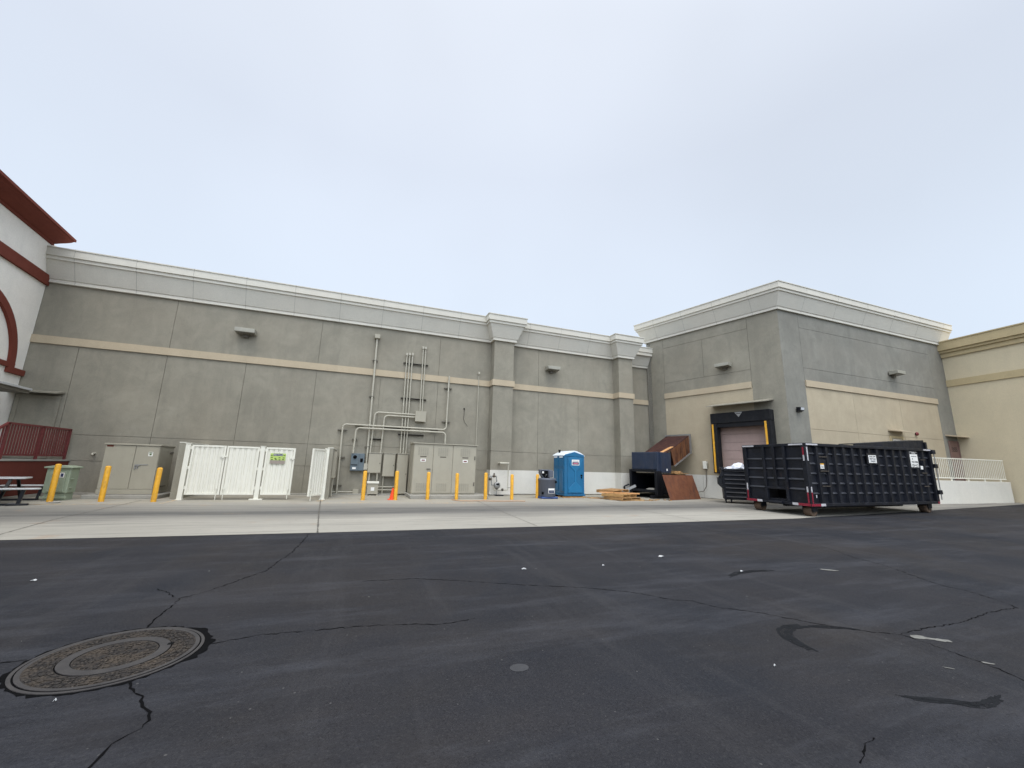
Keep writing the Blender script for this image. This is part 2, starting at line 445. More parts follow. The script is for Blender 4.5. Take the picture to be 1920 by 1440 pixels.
def iron_mat(name, bumps):
    s = NT(name)
    col = s.mix(s.noise(7, 6), lin(56, 54, 54), lin(70, 67, 65))
    if bumps:
        v = s.n("TexVoronoi"); v.inputs["Scale"].default_value = 38; s.link(s.co, v.inputs["Vector"])
        col = s.mix(s.rng(v.outputs["Distance"], 0.1, 0.5), lin(80, 73, 66), lin(46, 43, 41))
        col = s.mix(s.math('MULTIPLY', s.noise(5, 6, None, 0.7, 0.45, 0.7), 0.6), col, lin(96, 84, 70))
        h = s.rng(v.outputs["Distance"], 0.1, 0.6, 1, 0)
        return s.done(col, 0.8, 0.1, h, 0.9, 0.02, 0.2)
    return s.done(col, 0.6, 0.2, s.noise(40, 4), 0.2, 0.004, 0.25)
m_iron, m_ironb = iron_mat("cast_iron", False), iron_mat("cast_iron_texture", True)

# ---------------------------------------------------------------- ground, asphalt, concrete apron
def sheet(name, xs, edge, z, mat, y1=None):
    """strips across x; edge(x) gives near and far y"""
    mb = MB(); vs = []; fs = []
    for x in xs:
        a, b = edge(x); vs += [(x, a, rise(x) + z), (x, b, rise(x) + z)]
    for i in range(len(xs) - 1): fs.append((2 * i, 2 * i + 2, 2 * i + 3, 2 * i + 1))
    mb.add(vs, fs)
    return tag(mb.build(name, mat), kind="structure")
m_earth = paint("bare_earth", (104, 98, 88), 0.95, 0.15, 0.4)
tag(MB().add([(-900, -900, -0.3), (900, -900, -0.3), (900, 900, -0.3), (-900, 900, -0.3)], [(0, 1, 2, 3)]).build("ground", m_earth), kind="structure")
XS = [-120, -60, -30, -15, -8, 0, 5, 9, 13, 15, 17, 19, 22, 26, 30, 34, 60, 120]
asphalt = sheet("asphalt", XS, lambda x: (-120, 60), 0.0, m_asph)
EDGE = [(-120, 12.6), (-30, 10.1), (-5.2, 9.3), (-0.6, 9.12), (4.2, 9.12), (8.7, 9.22), (13.3, 9.25), (14.8, 9.5), (18.5, 9.75), (23, 9.95), (34, 10.5), (120, 14)]
def edge_y(x):
    for (xa, ya), (xb, yb) in zip(EDGE, EDGE[1:]):
        if x <= xb: return ya + (yb - ya) * (x - xa) / (xb - xa)
XC = [-60, -30, -15, -8, -5.2, -3, -0.6, 2, 4.2, 6, 8.7, 11, 13.3, 14.8, 17, 18.5, 20, 23, 26, 30, 34, 40]
apron = sheet("concrete_apron", XC, lambda x: (edge_y(x) + 0.03 * math.sin(x * 3.1) * math.sin(x * 1.3), 24), 0.006, m_conc)

def ribbon(pts, w, z, jag=0.0):
    """thin strip laid on the ground"""
    mb = MB(); P = []
    for (xa, ya), (xb, yb) in zip(pts, pts[1:]):
        n = max(1, int(math.hypot(xb - xa, yb - ya) / 0.035)) if jag else 1
        for i in range(n):
            t = i / n; j = jag if (P and jag) else 0
            P.append((xa + (xb - xa) * t + random.uniform(-j, j), ya + (yb - ya) * t + random.uniform(-j, j)))
    P.append(pts[-1]); vs = []; fs = []
    for i, p in enumerate(P):
        a = P[max(i - 1, 0)]; b = P[min(i + 1, len(P) - 1)]
        d = Vector((b[0] - a[0], b[1] - a[1])).normalized()
        t = i / (len(P) - 1)
        ww = (w(t) if callable(w) else w) * (random.uniform(0.15, 1.7) if jag else 1) / 2
        vs += [(p[0] - d.y * ww, p[1] + d.x * ww, rise(p[0]) + z), (p[0] + d.y * ww, p[1] - d.x * ww, rise(p[0]) + z)]
    for i in range(len(P) - 1): fs.append((2 * i, 2 * i + 1, 2 * i + 3, 2 * i + 2))
    return mb.add(vs, fs)

CR = {
 0.011: [[(-0.71, 9.08), (-0.74, 8.17), (-0.78, 7.38), (-0.88, 6.69), (-0.93, 6.26), (-1.08, 5.99), (-1.24, 5.67), (-1.37, 5.43), (-1.52, 5.3), (-1.51, 5.15), (-1.5, 4.82), (-1.51, 4.69), (-1.48, 4.58), (-1.49, 4.46)],
         [(-1.19, 3.5), (-1.1, 3.36), (-1.03, 3.25), (-0.97, 3.13), (-0.9, 3.01), (-0.91, 2.94), (-0.94, 2.9), (-0.98, 2.84), (-0.98, 2.77), (-1.0, 2.68), (-1.03, 2.59), (-1.1, 2.4)]],
 0.008: [[(-1.86, 5.71), (-1.7, 5.52), (-1.57, 5.34)], [(-2.5, 4.1), (-2.12, 4.06), (-1.98, 4.06)], [(-2.3, 3.7), (-1.88, 3.66)],
         [(-0.91, 4.0), (-0.82, 4.02), (-0.58, 4.08), (-0.31, 4.06), (0.02, 4.04), (0.28, 4.03), (0.55, 3.97), (0.81, 3.89), (1.01, 3.9), (1.17, 3.93)],
         [(0.21, 5.46), (0.58, 5.43), (0.83, 5.41), (1.32, 5.19), (1.9, 4.87), (2.71, 4.51), (3.2, 4.15), (3.4, 3.86), (3.6, 3.76), (3.71, 3.51), (4.01, 3.26), (4.25, 2.9), (4.5, 2.64), (4.76, 2.49), (4.74, 2.29), (4.71, 2.08), (4.66, 1.83), (4.58, 1.67), (4.5, 1.3)],
         [(4.76, 2.49), (5.23, 2.51), (5.63, 2.49), (6.01, 2.52), (6.56, 2.57), (7.03, 2.56)],
         [(7.03, 2.54), (7.25, 2.78), (7.42, 3.12), (7.4, 3.31), (7.54, 3.56), (7.77, 3.88), (8.08, 4.34), (8.25, 4.85), (8.67, 5.45), (8.91, 6.05)],
         [(2.48, 1.55), (2.55, 1.59), (2.69, 1.64), (2.78, 1.65)]]}
for w, paths in CR.items():
    for p in paths: ribbon(p, w, 0.003, 0.014).build("crack", m_crack, asphalt)
m_tyre = paint("tyre_mark", (33, 34, 36), 0.9, 0.15, 8, spec=0.05)
taper = lambda a: (lambda t: a * (0.15 + min(1, 3.2 * t, 2.2 * (1 - t)) * 0.85))
def streaks(pts, wide, n):
    mb = MB()
    for i in range(n):
        off = (i / (n - 1) - .5) * wide; st = random.uniform(0, .16); en = random.uniform(.84, 1)
        q = []
        for j in range(len(pts)):
            d_ = Vector(pts[min(j + 1, len(pts) - 1)]) - Vector(pts[max(j - 1, 0)]); d_.normalize()
            t = j / (len(pts) - 1); env = math.sin(math.pi * min(1, max(0.08, t))) ** .5
            q.append((pts[j][0] - d_.y * off * env, pts[j][1] + d_.x * off * env))
        k0 = int(st * len(pts)); q = q[k0:max(k0 + 2, int(en * len(pts)))]
        m2 = ribbon(q, wide / n * random.uniform(.6, 1.5), .002 + .00025 * (i % 4), .002)
        o_ = len(mb.v); mb.v += m2.v; mb.f += [tuple(v + o_ for v in f) for f in m2.f]
    mb.build("tyre_mark", m_tyre, asphalt)
def dens(p, m=4):
    q = []
    for i in range(len(p) - 1):
        for j in range(m): t = j / m; q.append((p[i][0] * (1 - t) + p[i + 1][0] * t, p[i][1] * (1 - t) + p[i + 1][1] * t))
    return q + [p[-1]]
streaks(dens([(3.60, 2.48), (3.62, 2.62), (3.67, 2.76), (3.77, 2.86), (3.91, 2.91), (4.05, 2.90), (4.2, 2.84)]), .11, 9)
streaks(dens([(4.1, 2.89), (4.2, 2.84), (4.39, 2.75), (4.55, 2.65)]), .06, 6)
streaks(dens([(3.44, 1.88), (3.52, 1.81), (3.71, 1.71), (3.8, 1.64), (3.89, 1.63), (4.05, 1.64), (4.22, 1.67)]), .06, 6)
streaks(dens([(4.85, 4.42), (5.2, 4.56), (5.5, 4.58), (6.0, 4.52)]), .09, 7)
m_splash = paint("pale_splash", (112, 111, 106), 0.9, 0.3, 14, spec=0.1)
splash_n = 0
for cx, cy, dx, dy, s_ in ((4.90, 2.345, 0.01, -0.02, 0.035), (4.84, 2.40, 0.02, -0.01, 0.045), (4.96, 2.29, 0.015, -0.02, 0.04), (4.72, 1.93, 0.01, -0.02, 0.02), (4.3, 1.98, 0.01, -0.02, 0.012), (6.75, 4.32, 0.04, -0.05, 0.05)):
    splash_n += 1; n = 16; q = [(cx + dx * math.cos(t) * 1.3 + s_ * math.cos(t) * random.uniform(.6, 1.2), cy + dy * math.cos(t) * 1.3 + s_ * math.sin(t) * random.uniform(.6, 1.2), 0.002 + .0006 * splash_n) for t in [2 * math.pi * i / n for i in range(n)]]
    MB().add(q, [tuple(range(n))]).build("paint_splash", m_splash, asphalt)
m_patch = paint("grey_patch", (54, 54, 56), 0.9, 0.1, 9)
MB().add([(1.22 + 0.07 * math.cos(t), 2.95 + 0.055 * math.sin(t), 0.002) for t in [i * math.pi / 10 for i in range(20)]], [tuple(range(20))]).build("round_patch", m_patch, asphalt)
m_joint = paint("joint_dirt", (92, 88, 80), 0.95, 0.2)
for p, w in (([(-0.57, 9.14), (-0.82, 12.73), (-1.05, 16.5)], 0.03), ([(-5.5, 9.5), (-5.9, 11.85), (-6.2, 16.5)], 0.02), ([(4.18, 9.2), (4.39, 12.87), (4.6, 16)], 0.02), ([(9.3, 9.3), (9.6, 16)], 0.02), ([(-11, 12.6), (30, 12.6)], 0.015)):
    ribbon(p, w, 0.010, 0.004).build("control_joint", m_joint, apron)
for p, w in (([(-7.6, 15.3), (-6.0, 15.25)], 0.1), ([(-5.32, 15.3), (-5.34, 16.76)], 0.08), ([(-8.9, 15.3), (-7.6, 15.3)], 0.1), ([(-0.8, 15.3), (0.9, 15.3)], 0.1), ([(2.5, 15.0), (4.5, 15.0)], 0.12), ([(-1.06, 15.9), (-0.95, 16.6)], 0.16)):
    ribbon(p, w, 0.010, 0.006).build("painted_line", m_yline, apron)

# ---------------------------------------------------------------- long grey store building
YW = 19.2
def panel_wall(mb, o, xd, nd, s0, s1, z0, z1, sj, zj, gap=0.014, t=0.03):
    """stucco panels parted by recessed joints; o origin, xd along, nd inward"""
    xd, nd = Vector((*xd, 0)), Vector((*nd, 0)); o = Vector((*o, 0))
    def q(s, d, z): return o + xd * s + nd * d + Vector((0, 0, z))
    S = [s0] + [s for s in sj if s0 < s < s1] + [s1]; Z = [z0] + [z for z in zj if z0 < z < z1] + [z1]
    for a, b in zip(S, S[1:]):
        for c, d in zip(Z, Z[1:]):
            g = gap / 2
            a2 = a + (g if a > s0 else 0); b2 = b - (g if b < s1 else 0); c2 = c + (g if c > z0 else 0); d2 = d - (g if d < z1 else 0)
            mb.hexa([q(a2, 0, c2), q(b2, 0, c2), q(b2, 0, d2), q(a2, 0, d2)], [q(a2, t, c2), q(b2, t, c2), q(b2, t, d2), q(a2, t, d2)])
    mb.hexa([q(s0, t, z0), q(s1, t, z0), q(s1, t, z1), q(s0, t, z1)], [q(s0, t + .3, z0), q(s1, t + .3, z0), q(s1, t + .3, z1), q(s0, t + .3, z1)])
PATH = [(-11.42, 19.2), (6.0, 19.2), (6.0, 18.65), (7.05, 18.65), (7.05, 19.2), (13.42, 19.2), (13.42, 18.65), (14.35, 18.65), (14.35, 20.1), (17.3, 20.1)]
def cornice_prof(z): # z of the underside
    return [(-0.25, z), (0.10, z), (0.10, z + 0.13), (0.13, z + 0.14), (0.39, z + 0.78), (0.44, z + 0.79), (0.44, z + 0.90), (0.50, z + 0.92), (0.50, z + 1.19), (0.53, z + 1.20), (0.53, z + 1.24), (-0.25, z + 1.24)]
store = thing("store_building", "long grey stucco store building with pale cornice and two pilasters", "building", (2, YW, 0))
LJ = [-10, -7.33, -4.65, -1.98, 0.71, 3.36, 5.4]
UJ = [-7.33, -1.98, 3.36]
mb = MB()
panel_wall(mb, (0, YW), (1, 0), (0, 1), -11.42, 6.0, 0, 5.3, LJ, [1.15, 2.07])
panel_wall(mb, (0, YW), (1, 0), (0, 1), -11.42, 6.0, 5.3, 7.75, UJ, [])
panel_wall(mb, (0, YW), (1, 0), (0, 1), 7.05, 13.42, 1.18, 5.3, [8.7, 11.1], [2.07])
panel_wall(mb, (0, YW), (1, 0), (0, 1), 7.05, 13.42, 5.3, 7.75, [8.7], [])
panel_wall(mb, (0, 20.1), (1, 0), (0, 1), 14.30, 17.3, 0, 7.75, [], [2.07])
mb.box(6.0, 7.05, 19.53, 19.6, 0, 7.75).box(13.42, 14.4, 19.53, 19.6, 0, 7.75)
mb.box(-11.42, 16.9, 20.5, 44, 0, 7.6)
mb.build("wall", m_wall, store)
MB().box(14.6, 17.2, 20.75, 20.95, 7.6, 9.05).build("parapet", m_corn, store)
for a, b in ((6.0, 7.05), (13.42, 14.35)):
    mb = MB()
    for z0, z1 in ((1.18, 2.06), (2.08, 7.75)): mb.box(a, b, 18.65, 19.53, z0, z1)
    mb.box(a + .02, b - .02, 18.67, 19.5, 2.0, 2.12)
    mb.build("pilaster", m_wall, store)
mb = MB(); mb.box(7.05, 13.42, 19.2, 19.5, 0.04, 1.18)
mb.box(6.0, 7.05, 18.65, 19.53, 0.04, 1.18).box(13.42, 14.35, 18.65, 19.53, 0.04, 1.18)
mb.build("white_base", m_base, store)
MB().sweep(PATH, [(-0.1, 5.29), (0.06, 5.29), (0.06, 5.58), (-0.1, 5.58)]).build("trim_band", m_band, store)
MB().sweep(PATH, cornice_prof(7.6)).build("cornice", m_corn, store)
MB().box(-11.3, 16.6, 19.6, 44, 8.3, 8.4).build("roof", m_corn, store)
def corn_joints(par, a, b, z, step, off=0.9):
    """hairline joints between the foam lengths of the cornice"""
    a, b = Vector(a), Vector(b); Lg = (b - a).length; u = (b - a) / Lg; s_ = off
    pr = [(p + (.002 if p > 0 else 0), zz) for p, zz in cornice_prof(z)]
    while s_ < Lg - .3:
        MB().sweep([tuple(a + u * (s_ - .005)), tuple(a + u * (s_ + .005))], pr).build("cornice_joint", m_jnt, par); s_ += step
m_jnt = stucco("joint_sealant", (138, 136, 128))
corn_joints(store, (-11.42, 19.2), (6.0, 19.2), 7.6, 1.84)
corn_joints(store, (7.05, 19.2), (13.42, 19.2), 7.6, 1.84)
d = MB().box(-11.2, -10.22, 19.15, 19.23, 1.2, 3.3).build("door", m_wall, store)
MB().box(-11.32, -11.2, 19.12, 19.2, 1.2, 3.4).box(-10.22, -10.12, 19.12, 19.2, 1.2, 3.4).box(-11.2, -10.22, 19.12, 19.2, 3.3, 3.4).build("frame", m_wall, d)
MB().prism([(-11.36, 19.2, 3.52), (-11.36, 18.72, 3.44), (-11.36, 18.72, 3.48), (-11.36, 19.2, 3.58)], (1.3, 0, 0)).build("door_canopy", m_wall, store)
mb = MB(); mb.box(-9.4, 6.0, 18.75, 19.2, 0, 0.05)
mb.build("footing", m_conc2, store)
for x in (-8.85,):
    MB().tube([(x, 19.25, 1.42), (x, 19.06, 1.42), (x, 19.02, 1.36)], 0.035, 10).build("wall_spout", m_pipe, store)

# ---------------------------------------------------------------- dock building on the right
H15 = R(-15.08)
DB = Vector((math.sin(H15), math.cos(H15), 0))          # along the dock wall, away from the lens
DE = Vector((DB.y, -DB.x, 0))                            # into the building
P0 = Vector((17.43, 16.75, 0))
def dk(s, d, z): return P0 + DB * s - DE * d + Vector((0, 0, z))   # d outward
corner = dk(-4.08, 0, 0)
CX, CY = corner.x, corner.y
dock = thing("dock_building", "grey and tan stucco loading dock building with pale cornice", "building", (CX, CY, 0))
mb = MB()
o2 = (P0.x, P0.y); xd = (DB.x, DB.y); nd = (DE.x, DE.y)
panel_wall(mb, o2, xd, nd, -4.08, -2.657, 5.55, 9.3, [], [])
panel_wall(mb, o2, xd, nd, -2.643, 2.223, 5.55, 6.473, [], [])
panel_wall(mb, o2, xd, nd, -2.643, 2.223, 6.487, 8.633, [-0.22], [])
panel_wall(mb, o2, xd, nd, -2.643, 2.223, 8.647, 9.3, [], [])
panel_wall(mb, o2, xd, nd, 2.237, 3.4, 5.55, 9.3, [], [])
dkb = lambda s_, d_, z_: Vector((P0.x, P0.y, 0)) + DB * s_ - DE * d_ + Vector((0, 0, z_))
mb.hexa([dkb(-3.9, -.04, 5.6), dkb(3.3, -.04, 5.6), dkb(3.3, -.04, 9.2), dkb(-3.9, -.04, 9.2)], [dkb(-3.9, -.2, 5.6), dkb(3.3, -.2, 5.6), dkb(3.3, -.2, 9.2), dkb(-3.9, -.2, 9.2)])
panel_wall(mb, o2, xd, nd, 2.23, 3.4, 1.2, 5.55, [], [])
panel_wall(mb, o2, xd, nd, -4.08, -3.3, 1.2, 5.55, [], [])
panel_wall(mb, o2, xd, nd, -3.3, -2.65, 4.1, 5.55, [], [])
mb.build("dock_wall", m_wall, dock)
mb = MB()
panel_wall(mb, (0, CY), (1, 0), (0, 1), CX + 0.02, 19.923, 5.55, 9.3, [], [])
panel_wall(mb, (0, CY), (1, 0), (0, 1), 19.937, 31.043, 5.55, 9.3, [], [6.47, 8.52])
panel_wall(mb, (0, CY), (1, 0), (0, 1), 31.05, 33.2, 5.55, 9.3, [], [])
mb.box(18.8, 33, CY + .04, CY + .2, 5.6, 9.2)
panel_wall(mb, (0, CY), (1, 0), (0, 1), CX + 0.02, 19.93, 0, 5.55, [], [])
panel_wall(mb, (0, CY), (1, 0), (0, 1), 31.05, 33.2, 0, 5.55, [], [])
mb.build("side_wall", m_wall2, dock)
mb = MB()
panel_wall(mb, o2, xd, nd, -0.8, 2.23, 1.2, 5.55, [], [])
panel_wall(mb, o2, xd, nd, -2.65, -0.8, 4.1, 5.55, [], [])
panel_wall(mb, (0, CY), (1, 0), (0, 1), 19.93, 31.05, 0, 5.55, [23.45, 27.4], [3.49])
mb.build("tan_panel", m_tan, dock)
mb = MB(); panel_wall(mb, o2, xd, nd, -4.08, 3.4, 0.03, 1.2, [0.2, 1.9], []); mb.build("white_base", m_base, dock)
b1 = [dk(2.24, 0, 0).to_2d()[:], dk(-2.64, 0, 0).to_2d()[:]]
for pth in (b1, [(19.93, CY), (31.08, CY)]):
    MB().sweep(pth, [(-0.05, 5.54), (0.06, 5.54), (0.06, 5.85), (-0.05, 5.85)]).build("trim_band", m_band, dock)
back = dk(3.4, 0, 0) + DE * 6
MB().sweep([back.to_2d()[:], dk(3.4, 0, 0).to_2d()[:], (CX, CY), (33.0, CY)], cornice_prof(9.24)).build("cornice", m_corn, dock)
mb = MB(); q0, q1 = dk(3.4, 0, 0), dk(3.4, 0, 0) + DE * 6
mb.hexa([q0, q1, q1 + Vector((0, 0, 9.3)), q0 + Vector((0, 0, 9.3))], [q0 - DB * .3, q1 - DB * .3, q1 - DB * .3 + Vector((0, 0, 9.3)), q0 - DB * .3 + Vector((0, 0, 9.3))])
mb.prism([(19, 13.4, 9.9), (33, 13.4, 9.9), (33, 26, 9.9), (21, 26, 9.9), (17.3, 20, 9.9)], (0, 0, .1))
mb.build("roof", m_corn, dock)
corn_joints(dock, dk(3.4, 0, 0).to_2d()[:], (CX, CY), 9.24, 1.84)
corn_joints(dock, (CX, CY), (33.0, CY), 9.24, 2.4, 1.6)
# loading door and its shelter
def dbox(mb, s0, s1, d0, d1, z0, z1):
    return mb.hexa([dk(s0, d0, z0), dk(s1, d0, z0), dk(s1, d0, z1), dk(s0, d0, z1)], [dk(s0, d1, z0), dk(s1, d1, z0), dk(s1, d1, z1), dk(s0, d1, z1)])
mb = MB()
for i in range(7):
    z = 1.2 + i * 0.42
    dbox(mb, -3.3, -0.8, -0.30, -0.22, z + 0.006, z + 0.414)
mb2 = MB(); dbox(mb2, -3.3, -0.8, -0.34, -0.30, 1.2, 4.12)
mb.v += mb2.v; o_ = len(mb.v) - len(mb2.v); mb.f += [tuple(i + o_ for i in f) for f in mb2.f]
mb.build("overhead_door", m_doorp, dock)
sh = thing  # dock shelter is a part with its own pieces
mb = MB()
dbox(mb, -3.5, -0.62, 0.0, 0.42, 3.82, 4.36)
shelter = mb.build("dock_shelter", m_rubber, dock, 0.03)
for s0, s1 in ((-0.92, -0.62), (-3.5, -3.2)):
    mb = MB(); dbox(mb, s0, s1, 0.0, 0.42, 1.3, 3.815); mb.build("side_pad", m_rubber, shelter, 0.03)
mb = MB(); dbox(mb, -3.22, -0.9, 0.02, 0.36, 3.62, 3.83); mb.build("head_curtain", m_black, shelter, 0.01)
for s in (-0.73, -3.26):
    mb = MB(); dbox(mb, s - 0.045, s + 0.045, 0.42, 0.435, 1.36, 3.80); mb.build("guide_stripe", m_yellow, shelter)
mb = MB(); mb.prism([dk(-1.88, 0.42, 4.33), dk(-2.26, 0.42, 4.33), dk(-2.07, 0.42, 4.08)], -DE * 0.012)
tri = mb.build("triangle_badge", m_metal, shelter)
mb = MB(); dbox(mb, -2.17, -1.97, 0.432, 0.436, 4.24, 4.275); mb.build("lettering", m_ink, tri)
mb = MB()
for a in (-0.55, -3.5):
    pass
mb.prism([dk(-0.60, 0, 4.82), dk(-0.60, 0.72, 4.69), dk(-0.60, 0.72, 4.725), dk(-0.60, 0, 4.90)], DB * -2.95)
mb.build("dock_canopy", m_wall, dock)
for x0, x1, mt in ((26.1, 27.06, m_tan), (31.55, 32.35, m_maud)):
    d = MB().box(x0, x1, CY - 0.025, CY - 0.004, rise(29) + 1.1, 3.38).build("door", mt, dock)
    MB().box(x0 - 0.1, x0, CY - 0.05, CY, 1.2, 3.48).box(x1, x1 + 0.1, CY - 0.05, CY, 1.2, 3.48).box(x0, x1, CY - 0.05, CY, 3.38, 3.48).build("frame", m_maud if mt is m_maud else m_tanband, d)
    if mt is m_maud:
        text("numerals", "355", 0.36, face(((x0 + x1) / 2 - 0.02, CY - 0.03, 2.98), (1, 0, 0), (0, -1, 0)), m_ink, d, 1.05)
    else:
        pl = MB().box(x0 + 0.15, x0 + 0.75, CY - 0.032, CY - 0.026, 3.12, 3.3).build("door_sign", m_sign, d)
        MB().box(x0 + 0.2, x0 + 0.7, CY - 0.036, CY - 0.033, 3.17, 3.25).build("lettering", m_ink, pl)
for x0, x1, p in ((25.95, 27.2, 0.55), (31.3, 32.45, 0.55)):
    MB().prism([(x0, CY, 3.74), (x0, CY - p, 3.66), (x0, CY - p, 3.70), (x0, CY, 3.82)], (x1 - x0, 0, 0)).build("door_canopy", m_band, dock)

# ---------------------------------------------------------------- tan building on the far right
H8 = R(188)
TD = Vector((math.sin(H8), math.cos(H8), 0)); TO = Vector((32.5, CY + 0.02, 0))
tanb = thing("tan_building", "yellow tan stucco building with ochre cornice at the right edge", "building", (32.5, CY, 0))
tn = Vector((-TD.y, TD.x, 0))
if tn.x < 0: tn = -tn
e1 = TO + TD * 30
mb = MB()
mb.hexa([TO, e1, e1 + Vector((0, 0, 9.2)), TO + Vector((0, 0, 9.2))], [TO + tn * .4, e1 + tn * .4, e1 + tn * .4 + Vector((0, 0, 9.2)), TO + tn * .4 + Vector((0, 0, 9.2))])
mb.build("wall", m_tanb, tanb)
tp = [TO.to_2d()[:], e1.to_2d()[:]]
MB().sweep(tp, [(-0.1, 6.70), (0.06, 6.70), (0.06, 7.08), (-0.1, 7.08)]).build("trim_band", m_tanband, tanb)
MB().sweep(tp, [(-0.2, 8.46), (0.10, 8.46), (0.10, 8.70), (0.2, 8.72), (0.2, 8.84), (0.3, 8.87), (0.3, 9.34), (0.34, 9.36), (0.34, 9.42), (-0.2, 9.42)]).build("cornice", m_tanband, tanb)
MB().prism([TO + tn * .3 + Vector((0, 0, 9.0)), e1 + tn * .3 + Vector((0, 0, 9.0)), e1 + tn * 14 + Vector((0, 0, 9.0)), TO + tn * 14 + Vector((0, 0, 9.0))], (0, 0, 0.1)).build("roof", m_tanband, tanb)

# white access ramp by the tan building
ramp = thing("access_ramp", "white stucco access ramp with slatted cream railing", "ramp", (31.9, 10.95, rise(32)), 0)
ra, rb = Vector((24.2, 11.75, 0)), Vector((31.95, 10.9, 0))
rd = (rb - ra).normalized(); rn = Vector((-rd.y, rd.x, 0)); RL = (rb - ra).length
z0, z1 = 0.0, 1.27
U = Vector((0, 0, 1))
MB().hexa([ra + U * z0, rb + U * z0, rb + U * z1, ra + U * z1], [ra + rn * .2 + U * z0, rb + rn * .2 + U * z0, rb + rn * .2 + U * z1, ra + rn * .2 + U * z1]).build("ramp_wall", m_base, ramp, 0.01)
MB().hexa([ra + rn * .2 + U * 0, rb + rn * .2, rb + rn * .2 + U * 1.1, ra + rn * .2 + U * 1.1], [ra + rn * 1.0, rb + rn * 1.0, rb + rn * 1.0 + U * 1.1, ra + rn * 1.0 + U * 1.1]).build("walkway", m_conc2, ramp)
mb = MB(); c = rn * 0.1
mb.bar(ra + c + U * 2.36, rb + c - rd * .1 + U * 2.36, 0.05).bar(ra + c + U * 1.40, rb + c - rd * .1 + U * 1.40, 0.05)
n = 57
for i in range(n + 1):
    p = ra + rd * ((RL - 0.12) * i / n) + c
    mb.bar(p + U * 1.42, p + U * 2.35, 0.022, 0.022)
    if i % 9 == 0: mb.bar(p + U * 1.25, p + U * 1.4, 0.05)
mb.build("railing", m_gate, ramp)

# ---------------------------------------------------------------- white building on the left
HW = R(-5.05)
WD = Vector((math.sin(HW), math.cos(HW), 0)); WP = Vector((-11.35, 19.2, 0)); WN = Vector((WD.y, -WD.x, 0))
def wk(y, d, z):
    """y is the depth coordinate along the white wall, d outward"""
    return WP + WD * ((y - 19.2) / WD.y) + WN * d + U * z
whiteb = thing("white_building", "white stucco building with red cornice, trim and arch at the left edge", "building", (-11.35, 19.0, 0))
MB().hexa([wk(-2, 0, 0), wk(19.18, 0, 0), wk(19.18, 0, 9.05), wk(-2, 0, 9.05)], [wk(-2, -.4, 0), wk(19.18, -.4, 0), wk(19.18, -.4, 9.05), wk(-2, -.4, 9.05)]).build("wall", m_white, whiteb)
wp = [wk(-2, 0, 0).to_2d()[:], wk(18.75, 0, 0).to_2d()[:]]
MB().sweep([wp[0], wk(18.9, 0, 0).to_2d()[:]], [(-0.2, 8.95), (0.06, 8.95), (0.06, 9.02), (0.12, 9.04), (0.16, 9.06), (0.24, 9.09), (0.36, 9.13), (0.5, 9.19), (0.56, 9.24), (0.62, 9.24), (0.62, 9.33), (-0.2, 9.36)]).build("cornice", m_redtrim, whiteb)
MB().sweep([wp[0], wk(19.16, 0, 0).to_2d()[:]], [(-0.05, 7.46), (0.09, 7.46), (0.09, 7.84), (-0.05, 7.84)]).build("trim_band", m_redtrim, whiteb)
mb = MB(); cy_, cz_ = 16.2, 4.2
n = 32
for i in range(n):
    t0, t1 = math.pi * i / n, math.pi * (i + 1) / n
    A = [(r_, t) for r_, t in ((2.1, t0), (2.36, t0), (2.36, t1), (2.1, t1))]
    mb.hexa([wk(cy_ + r_ * math.cos(t), 0.0, cz_ + r_ * math.sin(t)) for r_, t in A], [wk(cy_ + r_ * math.cos(t), 0.09, cz_ + r_ * math.sin(t)) for r_, t in A])
def wbox(mb, y0, y1, d0, d1, z0, z1):
    return mb.hexa([wk(y0, d0, z0), wk(y1, d0, z0), wk(y1, d0, z1), wk(y0, d0, z1)], [wk(y0, d1, z0), wk(y1, d1, z0), wk(y1, d1, z1), wk(y0, d1, z1)])
wbox(mb, 13.8, 18.6, 0, 0.075, 4.2, 4.36)
wbox(mb, 18.3, 19.16, 0, 0.095, 4.02, 4.22)
mb.build("arch_trim", m_redtrim, whiteb)
mb = MB(); wbox(mb, 8, 17.95, 0.0, 0.95, 3.40, 3.47); mb.build("canopy", m_whitepl, whiteb, 0.01)
mb = MB(); wbox(mb, 8, 17.93, 0.02, 0.9, 3.30, 3.398); mb.build("soffit", m_strut, whiteb)
MB().hexa([wk(-2, -.4, 0), wk(-2, -12, 0), wk(-2, -12, 9), wk(-2, -.4, 9)], [wk(19.1, -.4, 0), wk(19.1, -12, 0), wk(19.1, -12, 9), wk(19.1, -.4, 9)]).build("roof", m_white, whiteb)

# red landing with steps and railing between the two buildings
land = thing("stair_landing", "maroon stucco stair landing with dark red slatted railing", "landing", (-9.5, 18, 0))
X9 = -9.5
MB().box(-11.0, X9, 16.0, 19.17, 0.10, 1.13).build("landing_wall", m_maroon, land, 0.01)
MB().box(-11.0, X9 + 0.06, 15.9, 19.18, 0.0, 0.10).build("footing", m_conc2, land)
MB().box(-11.0, X9 + 0.03, 15.97, 19.18, 1.13, 1.18).build("slab", m_conc2, land, 0.006)
mb = MB()
for i in range(5): mb.box(-11.0, X9 - 0.05, 15.97 - 0.3 * (i + 1), 15.97 - 0.3 * i, 0, 1.0 - 0.2 * i)
mb.build("steps", m_maroon, land)
mb = MB(); xr = X9 - 0.06
mb.bar((xr, 16.2, 2.22), (xr, 18.98, 2.22), 0.06).bar((xr, 16.2, 1.31), (xr, 18.98, 1.31), 0.05)
for i in range(25):
    y = 16.25 + 2.72 * i / 24
    mb.bar((xr, y, 1.31), (xr, y, 2.21), 0.055, 0.02, (1, 0, 0))
